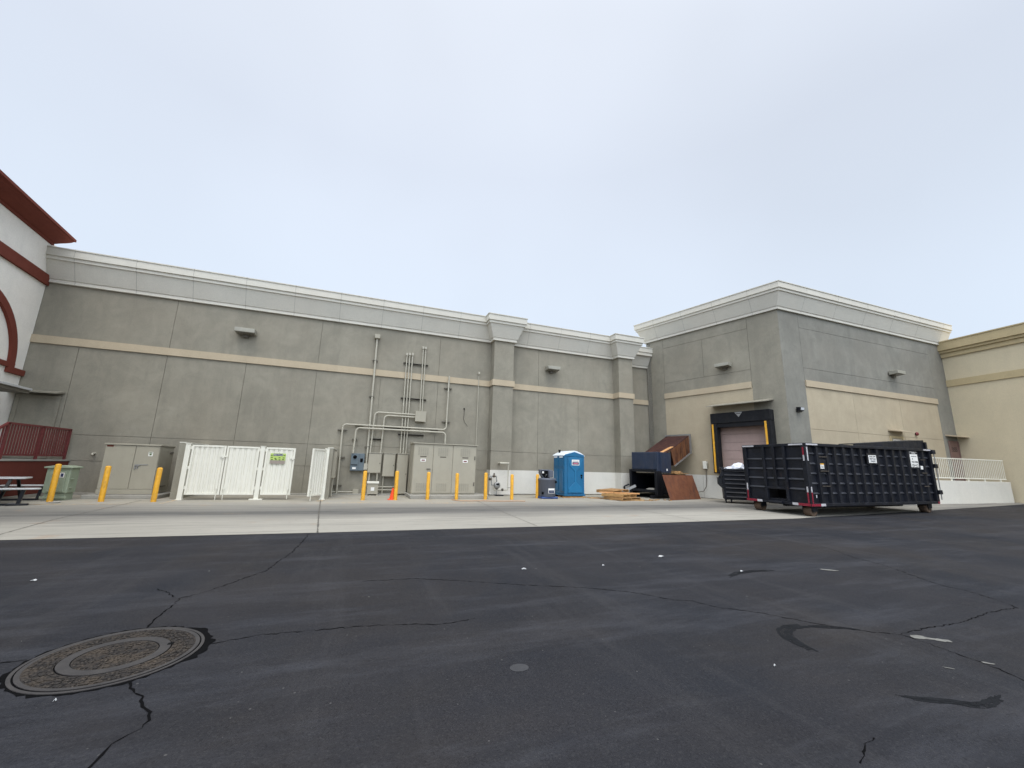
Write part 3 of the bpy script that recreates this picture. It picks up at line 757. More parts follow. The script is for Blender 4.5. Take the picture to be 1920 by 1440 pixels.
for y in (16.2, 17.6, 18.98): mb.bar((xr, y, 1.15), (xr, y, 2.24), 0.06)
mb.bar((xr, 16.2, 2.22), (xr, 14.6, 1.25), 0.06).bar((xr, 16.2, 1.31), (xr, 14.6, 0.32), 0.05)
for i in range(12):
    y = 14.6 + 1.6 * i / 12; mb.bar((xr, y, 0.32 + 0.99 * i / 12), (xr, y, 1.25 + 0.97 * i / 12), 0.05, 0.02, (1, 0, 0))
mb.bar((xr, 14.6, 0.0), (xr, 14.6, 1.27), 0.06)
mb.build("railing", m_redrail, land)

# ---------------------------------------------------------------- wall lights
def wall_light(loc, out, label):
    o = Vector(loc); n_ = Vector(out).normalized()
    x = Vector((-n_.y, n_.x, 0)); F = Matrix(((x.x, n_.x, 0, o.x), (x.y, n_.y, 0, o.y), (0, 0, 1, o.z), (0, 0, 0, 1)))
    t = thing("wall_light", label, "light", group="box lights high on the walls", M=F)
    MB(F).prism([(-.36, 0.06, .20), (-.36, .46, .17), (-.36, .46, 0.0), (-.36, .06, -.03)], (.72, 0, 0)).build("housing", m_lamp, t, 0.012)
    MB(F).prism([(-.31, 0.10, -.028), (-.31, .42, -.004), (-.31, .42, -.012), (-.31, .10, -.038)], (.62, 0, 0)).build("lens", m_lampglass, t)
    MB(F).box(-.09, .09, 0, .14, -.14, -.03).box(-.16, .16, 0, .06, -.03, .16).build("bracket", m_strut, t)
wall_light((-4.8, YW, 6.50), (0, -1, 0), "beige box light high on the grey wall above the white gates")
wall_light((9.42, YW, 6.50), (0, -1, 0), "beige box light on the grey wall between the two pilasters")
wall_light(dk(-1.42, 0, 6.80)[:], (-DE)[:], "beige box light on the dock wall above the loading door")
wall_light((27.1, CY, 6.85), (0, -1, 0), "beige box light on the grey wall facing the black container")
fl = thing("flood_light", "small black flood light on the dock building corner", "light", (19.15, CY, 4.3))
MB().prism([(19.02, CY - .05, 4.22), (19.02, CY - .22, 4.30), (19.02, CY - .24, 4.44), (19.02, CY - .05, 4.46)], (.30, 0, 0)).build("housing", m_black, fl, 0.01)
MB().prism([(19.06, CY - .225, 4.31), (19.06, CY - .243, 4.42), (19.06, CY - .255, 4.42), (19.06, CY - .237, 4.31)], (.22, 0, 0)).build("lens", m_lens, fl)
MB().box(19.1, 19.22, CY - .06, CY, 4.26, 4.40).build("bracket", m_black, fl)
al = thing("fire_alarm_bell", "small red fire alarm bell on the tan wall by the door", "alarm", (28.4, CY, 3.7))
F = Matrix.Translation((28.4, CY, 3.7)) @ Matrix.Rotation(R(90), 4, 'X')
MB(F).lathe((0, 0, 0), [(0.06, 0), (0.06, .05)], 16).build("base", m_dark, al)
MB(F).lathe((0, 0, .05), [(0.10, 0), (0.097, .04), (0.07, .07), (0.0, .08)], 20).build("gong", m_redbell, al)

# ---------------------------------------------------------------- bollards
def bollard_label(i): return BL[i][2]
BL = [(-8.22, 16.15, "yellow bollard beside the green transformer box, leftmost of all"), (-7.03, 16.09, "yellow bollard at the left corner of the tan two-door cabinet"), (-5.71, 15.95, "yellow bollard at the right corner of the tan two-door cabinet"),
      (0.37, 16.34, "yellow bollard below the blue meter box"), (1.53, 16.32, "yellow bollard with the orange cone at its foot"), (2.76, 16.48, "yellow bollard before the left door of the big switchgear cabinet"),
      (3.92, 16.48, "yellow bollard before the middle of the big switchgear cabinet"), (5.12, 16.42, "yellow bollard between switchgear pad and gas meter"), (6.26, 16.36, "yellow bollard to the right of the gas meter"), (7.76, 17.1, "yellow bollard half hidden behind the hand wash station")]
first = None
for i, (x, y, lab) in enumerate(BL):
    if first is None:
        mb = MB().lathe((0, 0, 0), [(0.07, 0), (0.07, 1.02), (0.062, 1.045), (0.04, 1.062), (0.0, 1.066)], 20)
        first = mb.build("bollard", m_yellow); o = first
    else:
        o = first.copy(); COL.objects.link(o)
    o.location = (x, y, 0.005); o.rotation_euler = (R(random.uniform(-.8, .8)), R(random.uniform(-.8, .8)), i * 1.7)
    o.scale = (1, 1, random.uniform(0.97, 1.03))
    tag(o, lab, "bollard", "yellow bollards along the wall")

# ---------------------------------------------------------------- green transformer
gt = thing("transformer_box", "sage green pad transformer with pitched lid by the maroon landing", "transformer", (-8.15, 16.9, 0))
gx0, gx1, gy0, gy1 = -8.66, -8.06, 16.5, 16.95
MB().box(gx0 + .02, gx1 - .02, gy0 + .02, gy1, 0.22, 0.95).build("body", m_green, gt, 0.02)
MB().prism([(gx0 - .03, gy0 - .04, 0.95), (gx0 - .03, gy0 - .04, 0.99), (gx0 + .2, gy0 - .04, 1.035), (gx1 - .2, gy0 - .04, 1.035), (gx1 + .03, gy0 - .04, 0.99), (gx1 + .03, gy0 - .04, 0.95)], (0, .55, 0)).build("lid", m_green, gt, 0.01)
MB().box(gx0 + .06, gx1 - .06, gy0 + .06, gy1, 0.0, 0.21).box(gx0, gx1, gy0, gy0 + .03, .07, .13).build("base", m_green, gt)
MB().box(gx0 + .12, gx1 - .1, gy0 - .012, gy0 + .02, 0.26, 0.86).build("door", m_green, gt, 0.008)
MB().box(gx0 + .36, gx0 + .46, gy0 - .016, gy0 - .012, 0.68, 0.82).build("sticker", m_sign, gt)
MB().box(gx0 + .38, gx0 + .44, gy0 - .019, gy0 - .0165, 0.70, 0.80).build("symbol", m_navy, gt)
for z in (.36, .62): MB().box(gx1 - .02, gx1 + .025, gy0 + .1, gy0 + .22, z, z + .03).build("hinge", m_green, gt)

# ---------------------------------------------------------------- tan two-door cabinet on its pad
pad = solo(MB().box(-7.95, -6.0, 17.0, 18.6, 0.0, 0.13), "concrete_pad", m_conc2, "low concrete pad under the tan two-door cabinet", "pad", bevel=0.02)
cb = thing("utility_cabinet", "tan two-door utility cabinet with padlock on a low pad", "cabinet", (-7, 17.8, 0.13))
x0, x1, yf = -7.73, -6.27, 17.25
MB().box(x0, x1, yf + .03, 18.42, 0.14, 1.72).build("body", m_util, cb, 0.012)
MB().box(x0 - .03, x1 + .03, yf - .03, 18.46, 1.72, 1.77).build("roof", m_util, cb, 0.008)
MB().box(x0, x1, yf - .005, yf + .03, 0.14, 0.29).build("sill", m_util, cb, 0.006)
for a, b in ((x0 + .01, -6.93), (-6.915, x1 - .01)):
    MB().box(a, b, yf, yf + .03, 0.30, 1.71).build("door", m_util, cb, 0.008)
MB().box(-6.86, -6.72, yf - .03, yf, 1.06, 1.1).box(-6.72, -6.52, yf - .012, yf, 1.08, 1.105).box(-6.86, -6.83, yf - .03, yf - .01, .94, 1.06).box(-6.80, -6.77, yf - .03, yf - .01, .96, 1.06).build("handle", m_metal, cb)
MB().box(-6.56, -6.44, yf - .004, yf, 1.38, 1.52).build("sticker", m_sign, cb)
MB().box(-6.53, -6.47, yf - .007, yf - .0045, 1.41, 1.46).box(-6.545, -6.455, yf - .007, yf - .0045, 1.475, 1.505).build("symbol", m_olive, cb)
MB().box(x0 + .04, x0 + .21, yf - .004, yf, 1.655, 1.705).build("name_plate", m_maroon, cb)
MB().box(x1, x1 + .03, yf + .2, yf + .9, .35, .38).build("side_bar", m_strut, cb)
MB().box(x1, x1 + .05, 18.1, 18.3, 1.5, 1.55).build("side_bracket", m_strut, cb)

# ---------------------------------------------------------------- trash enclosure: block walls, gates, posts
for xa, lab in ((-5.66, "painted block wall closing the left end of the gated enclosure"), (-1.04, "painted block wall closing the right end of the gated enclosure")):
    t = thing("enclosure_wall", lab, "wall", (xa + .1, 18, 0), group="block walls of the enclosure")
    MB().box(xa, xa + .2, 16.95, 19.2, 0, 1.86).build("wall", m_block, t, 0.008)
    MB().box(xa - .005, xa + .205, 16.94, 19.19, 1.86, 1.885).build("cap", m_gate, t, 0.008)
YG = 16.6
def post(x, lab, foot=False):
    t = thing("gate_post", lab, "post", (x, YG, 0), group="white gate posts")
    MB().box(x - .07, x + .07, YG - .07, YG + .07, 0.0, 1.82).build("shaft", m_gate, t, 0.01)
    MB().box(x - .08, x + .08, YG - .08, YG + .08, 1.82, 1.84).build("cap", m_gate, t)
    if foot: MB().box(x - .2, x + .2, YG - .12, YG + .12, 0.006, 0.04).build("base_plate", m_gate, t, 0.006)
    else: MB().box(x - .09, x + .09, YG - .09, YG + .09, 0.006, 0.03).build("base_plate", m_gate, t)
post(-5.27, "white gate post at the left end of the double gate")
post(-3.10, "white gate post between double gate and single gate, on a wide foot plate", True)
post(-1.02, "white gate post carrying the swung open gate leaf")
def gate_leaf(hx, ang, w, lab, rod_end, latch=None, sign=False):
    """hinged at hx, running along local +x (negative w runs -x)"""
    F = Matrix.Translation((hx, YG, 0)) @ Matrix.Rotation(ang, 4, 'Z')
    t = thing("gate_leaf", lab, "gate", group="white corrugated gate leaves", M=F)
    sg = 1 if w > 0 else -1; W_ = abs(w)
    X = lambda a: a * sg
    def bx(mb, a, b, *r): return mb.box(min(X(a), X(b)), max(X(a), X(b)), *r)
    mb = MB(F); z0, z1 = 0.17, 1.80
    bx(mb, .10, .16, -.03, .03, z0, z1); bx(mb, W_ - .06, W_, -.03, .03, z0, z1)
    bx(mb, .16, W_ - .06, -.03, .03, z0, z0 + .06); bx(mb, .16, W_ - .06, -.03, .03, z1 - .06, z1)
    mb.build("frame", m_gate, t, 0.006)
    mb = MB(F); per = 0.155; n = max(2, round((W_ - .22) / per)); per = (W_ - .22) / n
    pts = []
    for i in range(n):
        a = .16 + i * per
        pts += [(a, .010), (a + per * .22, .010), (a + per * .36, -.014), (a + per * .86, -.014)]
    pts.append((W_ - .06, .010))
    vs = []; fs = []
    for a, y in pts: vs += [(X(a), y, z0 + .06), (X(a), y, z1 - .06)]
    for i in range(len(pts) - 1): fs.append((2 * i, 2 * i + 2, 2 * i + 3, 2 * i + 1))
    mb.add(vs, fs); mb.build("corrugated_panel", m_gate, t)
    for z in (.35, 1.0, 1.65): bx(MB(F), .06, .11, -.025, .025, z, z + .1).build("hinge", m_gate, t)
    MB(F).tube([(X(W_ - .09 if rod_end else .3), -.05, .02), (X(W_ - .09 if rod_end else .3), -.05, .42)], .012, 8).box(X(W_ - .09) - .03, X(W_ - .09) + .03, -.06, -.03, .36, .42).build("drop_rod", m_gate, t)
    if latch: MB(F).box(min(X(W_ - .14), X(W_ + latch)), max(X(W_ - .14), X(W_ + latch)), -.06, -.03, 1.42, 1.47).box(X(W_ - .05) - .03, X(W_ - .05) + .03, -.07, -.03, 1.38, 1.5).build("latch", m_gate, t)
    return t
gate_leaf(-5.27, 0, 1.075, "white corrugated gate leaf, left half of the closed double gate", True, 0.08)
gate_leaf(-3.10, 0, -1.07, "white corrugated gate leaf, right half of the closed double gate", True)
gl = gate_leaf(-3.10, 0, 1.03, "white corrugated single gate leaf carrying the green recycling sign", True, 0.01)
gate_leaf(-1.02, R(64), -0.92, "white corrugated gate leaf swung open at the right end of the enclosure", True)
sg = thing("recycling_sign", "lime green and brown sign with dark blue heading on the single white gate", "sign", (-2.62, YG - .05, 1.22))
MB().box(-2.84, -2.36, YG - .048, YG - .040, 1.24, 1.60).build("board", m_lime, sg)
MB().box(-2.84, -2.36, YG - .051, YG - .0485, 1.24, 1.36).build("lower_panel", m_brownink, sg)
hd = MB().box(-2.75, -2.45, YG - .051, YG - .0485, 1.51, 1.59).build("heading", m_navy, sg)
text("lettering", "RECYCLE", 0.07, face((-2.6, YG - .053, 1.548), (1, 0, 0), (0, -1, 0)), m_sign, hd)
mb = MB()
for i, (x, z) in enumerate(((-2.80, 1.53), (-2.40, 1.53), (-2.79, 1.46), (-2.68, 1.43), (-2.55, 1.45), (-2.42, 1.45), (-2.78, 1.385), (-2.66, 1.39), (-2.54, 1.38), (-2.43, 1.39))):
    mb.box(x - .03, x + .03, YG - .051, YG - .0485, z - .018, z + .014)
mb.build("pictogram", m_olive, sg)

# ---------------------------------------------------------------- switchgear cabinet
SP = solo(MB().box(2.12, 5.35, 16.75, 19.0, 0, 0.14), "concrete_pad", m_conc2, "concrete pad under the three-door switchgear cabinet", "pad", bevel=0.02)
sw = thing("switchgear_cabinet", "large beige three-door switchgear cabinet with louvres", "cabinet", (3.6, 17.8, .14))
ys = 17.3
sx0, sx1 = 2.21, 4.91
MB().box(sx0, sx1, ys + .03, 18.6, .14, 2.2).build("body", m_util, sw, 0.012)
MB().prism([(sx0 - .04, ys - .05, 2.2), (sx0 - .04, ys - .05, 2.235), (sx0 - .04, 18.6, 2.29), (sx0 - .04, 18.6, 2.2)], (sx1 - sx0 + .1, 0, 0)).build("roof", m_util, sw, 0.006)
for i, (a, b) in enumerate(((2.23, 3.02), (3.035, 3.86), (3.875, 4.89))):
    d = MB().box(a, b, ys, ys + .03, .2, 2.19).build("door", m_util, sw, 0.008)
    cx = (2.62, 3.45, 4.42)[i]
    mb = MB()
    for zz in (1.74, .28):
        for j in range(5):
            for r_ in range(6):
                xx = cx - .22 + j * .09
                mb.box(xx, xx + .06, ys - .006, ys - .001, zz + r_ * .055, zz + r_ * .055 + .028)
    mb.build("louvre", m_strut if False else m_block, d)
    MB().box(cx - .13, cx + .13, ys - .004, ys, 1.655, 1.695).build("name_strip", m_ironw, d)
    if i != 1:
        wl = MB().box(cx - .11, cx + .11, ys - .005, ys, 1.47, 1.585).build("warning_label", m_sign, d)
        MB().box(cx - .07, cx + .07, ys - .008, ys - .0055, 1.50, 1.55).build("lettering", m_redbell, wl)
    if i == 0: MB().box(2.78, 2.94, ys - .04, ys, 1.15, 1.19).build("handle", m_strut, d)
for z in (.5, 1.6): MB().box(sx1 - .09, sx1 - .05, ys - .03, ys + .01, z, z + .15).build("hinge", m_strut, sw)

# ---------------------------------------------------------------- wall panels and meter
def panel_box(name, label, x0, x1, y0, y1, z0, z1, extra=None):
    t = thing(name, label, "electrical box", ((x0 + x1) / 2, y1, z0))
    MB().box(x0, x1, y0 + .02, y1, z0, z1).build("body", m_util, t, 0.006)
    MB().box(x0 + .015, x1 - .015, y0, y0 + .02, z0 + .02, z1 - .03).build("door", m_util, t, 0.006)
    MB().box(x0 - .015, x1 + .015, y0 - .02, y1, z1, z1 + .02).build("lid", m_pipe, t)
    MB().box(x1 - .07, x1 - .04, y0 - .015, y0, (z0 + z1) / 2 - .04, (z0 + z1) / 2 + .02).build("latch", m_strut, t)
    return t
YB = 19.2
panel_box("breaker_cabinet", "square beige electrical panel right of the blue meter box", .5, 1.05, 18.92, YB, .92, 1.78)
panel_box("breaker_cabinet", "tall narrow beige electrical panel with keyhole, middle of the three", 1.13, 1.64, 18.92, YB, .78, 1.78)
panel_box("breaker_cabinet", "floor standing beige electrical panel against the switchgear side", 1.70, 2.16, 18.6, YB, .06, 1.78)
mt = thing("meter_box", "blue grey electric meter box with round dial on the grey wall", "meter", (.06, YB, 1.0))
MB().box(-.21, .34, 18.98, YB, 1.0, 1.74).build("case", m_meter, mt, 0.012)
MB().box(-.20, .105, 18.965, 18.98, 1.015, 1.72).box(.12, .33, 18.965, 18.98, 1.015, 1.72).build("cover", m_meter, mt, 0.005)
F = Matrix.Translation((-.05, 18.965, 1.585)) @ Matrix.Rotation(R(90), 4, 'X')
MB(F).lathe((0, 0, 0), [(.075, 0), (.075, .04), (.05, .07), (0, .075)], 20).build("dial", m_dark, mt)
MB().box(.17, .28, 18.95, 18.966, 1.37, 1.53).box(-.18, .07, 18.95, 18.966, 1.235, 1.265).build("window", m_dark, mt)
MB().box(-.12, .02, 18.955, 18.966, 1.07, 1.15).build("sticker", m_sign, mt)
sm = thing("pedestal_box", "small beige floor box with white label below the square panel", "electrical box", (.77, 18.6, 0))
MB().box(.55, .99, 18.52, 18.85, .06, .5).build("body", m_util, sm, 0.006)
MB().box(.53, 1.01, 18.48, 18.87, .5, .58).build("lid", m_gate, sm, 0.006)
for a, b in ((.55, .59), (.95, .99)):
    MB().box(a, b, 18.52, 18.56, 0.0, .06).build("leg", m_util, sm)
MB().box(.7, .84, 18.513, 18.52, .2, .34).build("label_plate", m_sign, sm)
MB().tube([(.6, 19.0, .58), (.6, 19.0, .92)], .03, 10).tube([(.93, 19.0, .58), (.93, 19.0, .92)], .03, 10).build("riser", m_pipe, sm)
lb = thing("junction_box", "small beige junction box low on the wall left of the bollards", "electrical box", (.12, YB, 0))
MB().box(0.0, .22, 19.0, YB, .03, .22).build("body", m_util, lb, 0.006)
MB().box(-.005, .225, 18.985, 19.0, .025, .225).build("cover", m_util, lb, 0.004)
MB().tube([(-.92, 19.1, .11), (0, 19.1, .11)], .03, 10).build("conduit", m_pipe, lb)
sb = thing("electrical_box", "tall beige box on the outer face of the enclosure's right wall", "electrical box", (-.76, 17.7, .74))
MB().box(-.84, -.72, 17.5, 17.95, .74, 1.75).build("body", m_util, sb, 0.006)
MB().box(-.715, -.70, 17.52, 17.93, .76, 1.73).build("door", m_util, sb, 0.004)
MB().tube([(-.78, 17.7, .74), (-.78, 17.7, .0)], .025, 8).build("riser", m_pipe, sb)

# ---------------------------------------------------------------- conduits
YC = 19.1
GC = "painted conduits on the grey wall"
def clampm(t, pts, w=.3):
    for x, z in pts: MB().box(x - w / 2, x + w / 2, YC + .0, YB, z - .022, z + .022).box(x - .05, x + .05, YC - .045, YC + .01, z - .014, z + .014).build("clamp", m_strut, t)
def conduit(label, paths, r=.035, clamps=(), w=.3, y=None):
    t = thing("conduit", label, "conduit", (paths[0][0][0], YB, 0), group=GC)
    for P in paths:
        q = [Vector((x, (y or YC), z)) for x, z in P]
        pts = [q[0]]
        for i in range(1, len(q) - 1): pts += arc(q[i], q[i - 1], q[i + 1], min(.16, (q[i] - q[i - 1]).length * .45, (q[i + 1] - q[i]).length * .45))
        pts.append(q[-1])
        MB().tube(pts, r, 12).build("pipe", m_pipe, t)
    clampm(t, clamps, w)
    return t
t = conduit("tall beige conduit rising from the panels to a small square box near the cornice", [[(.44, 1.25), (.385, 7.05)]], .045, [(.39, 5.99), (.395, 4.3), (.42, 2.05)], .22)
MB().box(.27, .5, 18.98, YB, 7.03, 7.22).build("end_box", m_util, t, 0.006)
MB().box(.33, .5, 19.0, YB, 1.05, 1.32).build("fitting", m_pipe, t, 0.01)
for i, (xt, xb, zt, wh) in enumerate(((1.79, 1.84, 6.38, "left"), (1.92, 1.97, 6.40, "middle"), (2.05, 2.09, 6.42, "right"))):
    t = conduit("thin beige conduit capped below the cornice, %s one of the three rising together" % wh, [[(xb, 1.8), (xt, zt)]], .028)
    MB().box(xt - .045, xt + .045, YC - .05, YC + .05, zt, zt + .13).build("weather_head", m_pipe, t, 0.012)
for xt, xb, wh in ((2.53, 2.58, "left"), (2.65, 2.68, "right")):
    t = conduit("thin beige conduit above the square junction box, %s one of the pair" % wh, [[(xb, 3.78), (xt, 6.8)]], .026)
    MB().box(xt - .045, xt + .045, YC - .05, YC + .05, 6.8, 6.93).build("weather_head", m_pipe, t, 0.012)
jb = thing("junction_box", "square beige junction box high on the wall among the conduits", "electrical box", (2.6, YB, 3.3))
MB().box(2.38, 2.85, 18.98, YB, 3.3, 3.77).build("body", m_util, jb, 0.008)
MB().box(2.37, 2.86, 18.965, 18.98, 3.29, 3.78).build("cover", m_util, jb, 0.004)
conduit("beige conduit bending from the square junction box down to the panels, upper of two", [[(2.38, 3.60), (.60, 3.60), (.55, 1.8)]], .035, y=19.06)
conduit("beige conduit bending from the square junction box down to the panels, lower of two", [[(2.38, 3.48), (1.02, 3.48), (.99, 1.8)]], .035, y=19.06)
conduit("long beige conduit running over the switchgear and ending in the tan band", [[(-.64, 0.02), (-.68, 2.98), (3.86, 2.98), (3.86, 5.6)]], .038, [(-.68, 2.73), (-.66, 1.56), (-.65, .38), (3.85, 5.0), (3.85, 3.37), (0.0, 2.98), (3.3, 2.93)], .38, y=19.05)
conduit("beige conduit arching from the blue meter box to the switchgear roof", [[(-.15, 1.74), (-.12, 2.84), (3.82, 2.84), (3.83, 2.2)]], .04, [(-.14, 2.35)], .2, y=18.93)
t = conduit("very thin beige pipe with a small head left of the first pilaster", [[(5.38, 2.3), (5.37, 5.86)]], .018, y=19.1)
MB().box(5.33, 5.41, 19.05, YB, 5.86, 5.98).build("head", m_pipe, t, 0.006)
conduit("short pair of horizontal beige conduits low beside the orange cone", [[(1.02, .33), (1.75, .33)], [(1.02, .2), (1.75, .2)], [(1.2, 0.02), (1.2, .8)]], .03)
for x0, x1, z, lab in ((1.66, 2.82, 6.02, "dark steel strut across the upper conduits"), (1.67, 2.84, 4.34, "dark steel strut across the conduits at mid height"), (1.69, 2.84, 2.66, "dark steel strut above the switchgear roof"), (.5, 1.05, 2.39, "short dark steel strut between the two bent conduits"), (.95, 2.2, 2.93, "dark steel strut where the long conduits cross the risers")):
    solo(MB().box(x0, x1, 19.135, 19.195, z - .025, z + .025).box(x0, x1, 19.135, 19.15, z - .04, z + .04), "support_strut", m_strut, lab, "strut", "steel struts behind the conduits")
solo(MB().tube([(4.72, 19.17, 4.05), (4.73, 19.165, 3.8), (4.70, 19.165, 3.6), (4.78, 19.165, 3.4), (4.93, 19.165, 3.22)], .008, 6).box(4.69, 4.75, 19.16, 19.2, 4.04, 4.1), "wire", m_dark, "short dark wire curling out of the grey wall above the switchgear", "wire")

# ---------------------------------------------------------------- traffic cone
tcn = thing("traffic_cone", "orange traffic cone behind a yellow bollard", "cone", (1.43, 16.5, 0.006))
MB().lathe((1.43, 16.5, .03), [(.11, 0), (.028, .40), (.022, .42)], 20).build("cone", m_orange, tcn)
MB().box(1.27, 1.59, 16.34, 16.66, .006, .03).build("base", m_orange, tcn, 0.006)
MB().lathe((1.43, 16.5, .445), [(.024, 0), (.018, .03)], 14).build("tip", m_rubber, tcn)

# ---------------------------------------------------------------- gas meter
gm = thing("gas_meter", "silver gas meter with regulator and piping before the first pilaster", "gas meter", (6.5, 18.4, 0))
YM = 18.38
MB().tube([(6.42, 18.7, 1.5), (6.42, YM, 1.5)], .05, 12).tube([(6.38, YM, 1.5), (6.84, YM, 1.5)], .055, 12).tube([(6.83, YM, 1.5), (6.82, YM, 1.36), (6.80, YM, .27), (6.13, YM, .26)], .026, 10).build("pipe", m_pipe, gm)
MB().tube([(5.85, YM, .88), (6.24, YM, .90), (6.27, YM, .55)], .026, 10).tube([(5.98, YM, .9), (6.0, YM, .5), (6.2, YM, .48)], .026, 10).tube([(6.27, YM, .35), (6.26, YM, .02)], .016, 8).build("inlet_pipe", m_metal, gm)
F = Matrix.Translation((6.27, YM + .1, .48)) @ Matrix.Rotation(R(90), 4, 'X')
MB(F).lathe((0, 0, 0), [(.0, 0), (.12, .02), (.15, .06), (.15, .16), (.12, .2), (.06, .22), (0, .22)], 24).build("meter_body", m_metal, gm)
MB().box(6.2, 6.34, YM - .15, YM - .11, .5, .58).build("index", m_dark, gm)
MB().lathe((6.12, YM, .84), [(.05, 0), (.09, .04), (.09, .06), (.05, .1), (.035, .15), (.035, .2)], 16).build("regulator", m_ironw, gm)
MB().lathe((5.93, YM, .7), [(.04, 0), (.075, .03), (.075, .09), (.04, .12)], 14).lathe((6.55, YM, .22), [(.035, 0), (.06, .03), (.06, .09), (.035, .12)], 14).lathe((6.27, YM, .28), [(.02, 0), (.07, .05), (.07, .08)], 14).build("valve", m_ironw, gm)
MB().box(6.78, 6.95, YM - .02, YM + .02, .36, .385).build("lever", m_strut, gm)
solo(MB().box(6.2, 6.58, 18.25, 18.5, .006, .06).box(6.3, 6.42, 18.22, 18.26, .02, .05), "meter_cover", m_black, "flat black box lying on the ground under the gas meter", "cover", bevel=0.01)

# ---------------------------------------------------------------- portable toilet and hand wash station
pt = thing("portable_toilet", "blue portable toilet with white domed roof", "portable toilet", (9.75, 17.8, .1))
px0, px1, py0, py1 = 9.2, 10.27, 17.2, 18.34
MB().box(px0 - .03, px1 + .03, py0 - .04, py1 + .03, .09, .16).build("skid", m_blue, pt, 0.02)
MB().box(px0 + .05, px1 - .05, py0 + .1, py0 + .2, .006, .09).box(px0 + .05, px1 - .05, py1 - .2, py1 - .1, .006, .09).build("runner", m_dark, pt)
MB().box(px0, px1, py0, py1, .16, 1.98).build("cabin", m_blue, pt, 0.03)
mb = MB(); cx = (px0 + px1) / 2; n = 10; prof = []
for i in range(n + 1):
    t = -1 + 2 * i / n; prof.append((cx + t * (px1 - px0 + .08) / 2, 1.97 + .215 * (1 - abs(t) ** 1.7)))
pts = [(x, py0 + .03, z) for x, z in prof] + [(prof[-1][0], py0 + .03, 1.93), (prof[0][0], py0 + .03, 1.93)]
mb.prism(pts, (0, py1 - py0 + .0, 0)); mb.build("roof", m_roofw, pt, 0.012)
MB().prism([(px0 + .02, py0 - .02, 1.9), (px1 - .02, py0 - .02, 1.9), (px1 - .02, py0 - .02, 1.985), (cx, py0 - .02, 2.125), (px0 + .02, py0 - .02, 1.985)], (0, .06, 0)).build("gable", m_blue, pt, 0.008)
d = MB().box(px0 + .16, px1 - .1, py0 - .025, py0, .22, 1.86).build("door", m_blue, pt, 0.015)
dc = cx + .03
MB().prism([(dc - .36, py0 - .045, 1.72), (dc - .3, py0 - .045, 1.82), (dc, py0 - .045, 1.9), (dc + .3, py0 - .045, 1.82), (dc + .36, py0 - .045, 1.72), (dc + .3, py0 - .045, 1.46), (dc + .045, py0 - .045, 1.22), (dc + .045, py0 - .045, .72), (dc + .36, py0 - .045, .42), (dc + .36, py0 - .045, .24), (dc - .36, py0 - .045, .24), (dc - .36, py0 - .045, .42), (dc - .045, py0 - .045, .72), (dc - .045, py0 - .045, 1.22), (dc - .3, py0 - .045, 1.46)], (0, .022, 0)).build("door_relief", m_blue2, d, 0.012)
pl = MB().box(dc - .2, dc + .2, py0 - .056, py0 - .046, 1.5, 1.76).build("sign_plate", m_sign, d)
MB().box(dc - .17, dc + .17, py0 - .059, py0 - .057, 1.53, 1.645).build("sign_panel", m_navy, pl)
MB().box(dc - .12, dc + .12, py0 - .062, py0 - .06, 1.56, 1.61).build("lettering", m_pinkink, pl)
MB().box(dc - .15, dc + .15, py0 - .059, py0 - .057, 1.685, 1.705).build("heading", m_greypl, pl)
MB().box(px1 - .22, px1 - .14, py0 - .06, py0 - .025, 1.0, 1.07).box(px1 - .2, px1 - .16, py0 - .055, py0 - .025, .9, .98).build("latch", m_dark, d)
for a in (.06, .62):
    MB().box(px0 - .012, px0 + .01, py0 + .12 + a, py0 + .46 + a, 1.84, 1.92).build("side_vent", m_roofw, pt)
mb = MB()
for a, b in ((.1, .42), (.62, 1.0)): mb.box(px0 - .03, px0 + .01, py0 + a, py0 + b, .3, 1.3)
mb.box(px0 - .02, px0 + .01, py0 + .1, py0 + .45, 1.45, 1.75).box(px0 - .02, px0 + .01, py0 + .62, py0 + 1.0, 1.45, 1.75)
mb.build("side_rib", m_blue, pt, 0.012)
MB().lathe((px0 + .2, py1 - .25, 2.0), [(.05, 0), (.05, .18), (.06, .18), (.06, .24)], 14).build("vent_pipe", m_rubber, pt)
solo(MB().box(9.1, 10.3, 17.15, 17.25, .007, .06).box(9.1, 10.42, 17.6, 17.7, .007, .05), "timber", m_woodo, "weathered timbers on the ground under the blue toilet", "timber")

hw = thing("hand_wash_station", "grey plastic hand wash station with blue base left of the toilet", "hand wash station", (8.15, 16.95, 0))
MB().box(7.76, 8.58, 16.62, 17.3, .006, .09).build("base", m_bluepl, hw, 0.03)
MB().lathe((8.17, 16.96, .09), [(.36, 0), (.385, .03), (.39, .70), (.41, .72), (.41, .78), (.36, .80)], 28).build("tank", m_greypl, hw)
MB().prism([(7.86, 17.0, 1.27), (8.44, 17.0, 1.27), (8.44, 17.0, 1.14), (8.34, 17.0, .88), (8.02, 17.0, .88), (7.88, 17.0, 1.1)], (0, .24, 0)).build("basin_back", m_greypl, hw, 0.02)
MB().prism([(7.9, 16.985, 1.22), (8.24, 16.985, 1.22), (8.24, 16.985, .9), (8.06, 16.985, .9), (7.92, 16.985, 1.08)], (0, .02, 0)).build("basin", m_dark, hw)
MB().tube([(8.1, 16.98, .96), (8.1, 16.9, 1.06), (8.1, 16.84, 1.04)], .018, 8).build("tap", m_metal, hw)
MB().box(7.94, 8.02, 16.95, 16.99, 1.1, 1.18).build("soap_holder", m_sign, hw, 0.005)
MB().box(8.27, 8.47, 16.9, 17.0, .92, 1.24).build("towel_box", m_greypl, hw, 0.02)
pl = MB().box(8.06, 8.36, 16.553, 16.567, .25, .46).build("sign_plate", m_sign, hw)
